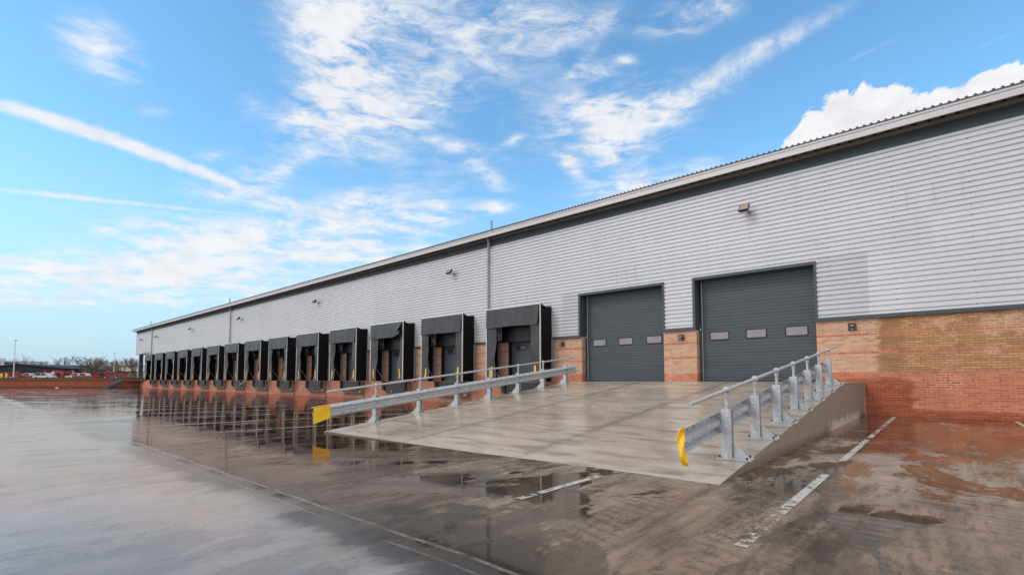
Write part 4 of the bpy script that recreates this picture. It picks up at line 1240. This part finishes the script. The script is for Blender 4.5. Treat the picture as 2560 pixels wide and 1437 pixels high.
soft = total([
 (235,110,105,95,0,.62),(300,165,90,50,-20,.45),
 (590,465,130,36,5,.8),
 (880,40,165,110,0,.95),(860,170,120,120,0,.95),(790,260,80,50,20,.7),
 (1190,90,185,160,0,.62),(1060,195,90,42,-10,.6),(1370,60,110,80,0,.45),
 (1000,265,150,34,8,.65),(1050,305,110,28,0,.5),(860,340,150,50,0,.42),(1130,362,130,20,-12,.55),(1210,430,75,24,-35,.55),
 (530,388,65,20,8,.6),(720,420,60,20,25,.6),(620,260,40,45,50,.3),(380,282,55,18,0,.35),
 (800,530,200,48,0,.65),(680,600,280,50,0,.62),(1040,535,150,50,0,.65),(900,505,60,24,0,.5),
 (640,650,280,50,0,.5),(170,690,330,40,0,.60),(60,660,220,22,-5,.5),(120,750,300,26,0,.42),(330,835,260,16,0,.3),(150,860,110,10,0,.4),(950,640,170,50,0,.8),(485,662,140,34,0,.8),(620,735,420,46,0,.62),(430,610,260,40,3,.42),(250,520,240,26,-6,.3),(1000,420,260,60,-12,.4),(720,330,140,60,40,.34),(300,560,330,16,-3,.3),(250,575,60,9,0,.4),
 (1545,290,190,95,8,.80),(1720,235,220,40,24,.5),(1540,370,90,50,-45,.6),(1430,420,45,18,-40,.6),(1480,345,170,120,0,.3),
 (1730,30,130,50,10,.62),(1500,55,45,85,-70,.5),(1490,178,70,22,15,.5),(1445,170,45,15,50,.5),(1570,152,28,14,0,.6),(1660,75,70,30,0,.4),(1800,20,60,25,0,.4),
 (1700,455,290,44,17,.62),(1555,485,120,44,10,.6),(1237,520,45,18,0,.7),(1278,352,30,12,25,.5),
])
den = t.ss(t.add(t.mul(soft, .62), t.mul(soft, t.mul(t.sub(wisp, .5), 3.9))), .06, .86)
trail = total([(20,268,130,19,-15,.68),(170,315,130,20,-17,.72),(320,362,130,20,-19,.72),(460,414,120,18,-21,.68),(560,452,80,17,-20,.5),(740,512,140,17,-16,.6),(900,548,160,18,-12,.62),(1060,580,110,11,-9,.45),
 (60,480,140,9,-5,.48),(220,497,140,9,-6,.48),(370,512,130,7,-5,.44),(510,527,110,6,-5,.40),(640,540,90,5,-5,.3),
 (1690,245,190,44,24,.42),(1850,155,190,36,30,.42),(1990,85,170,34,28,.26),(2110,20,140,30,28,.16),(2150,140,200,9,25,.32),(2480,105,100,7,24,.32)])
tden = t.ss(t.mul(trail, t.add(.62, t.mul(t.sub(t.noise(t.vec(dx, dy, t.mul(dz, 1.)), 38., 6, .65, .4), .5), 1.1))), .10, .62)
cum = total([(2150,310,120,92,0,.95),(2085,300,60,60,0,.5),(2235,280,60,50,0,.55),(2060,350,130,45,25,.75),(2400,262,170,46,17,.95),(2480,206,68,34,0,.75),(2560,220,90,50,0,.5),])
cden = t.ss(t.add(cum, t.mul(t.sub(puff, .5), 2.3)), .34, .56)
cden = t.mul(cden, t.ss(cum, .12, .3))
# broken overcast over the rest of the dome (behind and beside the camera)
fwd = t.vm('DOT_PRODUCT', dirv, tuple(HF))
rest = t.mul(t.ss(t.add(fwd, t.mul(dz, -.35)), .42, .10), t.ss(t.noise(plane, 1.1, 6, .6, .5), .30, .50))
low = t.ss(dz, .42, -.05)
cov = t.math('MAXIMUM', t.math('MAXIMUM', t.mul(den, .93), t.mul(tden, .9)), cden)
hsv = t.n('ShaderNodeHueSaturation'); hsv.inputs['Saturation'].default_value = 1.12; hsv.inputs['Value'].default_value = 1.
t.put(hsv.inputs['Color'], sky.outputs[0])
skyc = t.mix(1., hsv.outputs[0], (2.35, 2.83, 2.62, 1), 'MULTIPLY')
SKYC = t.mix(low, skyc, (4.7, 6.5, 8.3, 1))
shade = t.ss(t.add(t.mul(puff, .5), t.mul(wisp, .5)), .3, .62)
cc = t.mix(shade, (7.6, 7.8, 8.3, 1), (9.4, 9.45, 9.6, 1))
col = t.mix(cov, SKYC, cc)
col = t.mix(t.mul(rest, .95), col, (10.3, 10.2, 10.3, 1))
t.put(bg.inputs['Color'], col); bg.inputs['Strength'].default_value = .10
w.cycles.sampling_method = 'MANUAL'; w.cycles.sample_map_resolution = 1024
sd = bpy.data.lights.new('sun', 'SUN'); sd.energy = 1.0; sd.angle = rad(18); sd.color = (1., .955, .90)
so_ = bpy.data.objects.new('sun', sd); COL.objects.link(so_)
az = rad(SUN_AZ); sdir = Vector((math.sin(az)*math.cos(rad(SUN_EL)), math.cos(az)*math.cos(rad(SUN_EL)), math.sin(rad(SUN_EL))))
so_.rotation_euler = sdir.to_track_quat('Z', 'Y').to_euler(); so_.location = (0, -20, 40)

# ------------------------------------------------------------------ camera
cd = bpy.data.cameras.new('camera'); cam = bpy.data.objects.new('camera', cd); COL.objects.link(cam)
cam.location = (0, 0, C); cam.rotation_euler = (math.pi/2+PITCH, 0, YAW)
cd.sensor_width = 36; cd.lens = _f/2560*36; cd.shift_y = (_cy-718.5)/2560; cd.clip_end = 12000; cd.clip_start = .05
scene.camera = cam
scene.view_settings.view_transform = 'Standard'; scene.view_settings.look = 'None'; scene.view_settings.gamma = 1; scene.view_settings.use_curve_mapping = False
scene.view_settings.exposure = 0.0
scene.render.engine = 'CYCLES'
scene.cycles.use_denoising = True
scene.cycles.denoising_prefilter = 'ACCURATE'
scene.cycles.max_bounces = 6; scene.cycles.transparent_max_bounces = 8
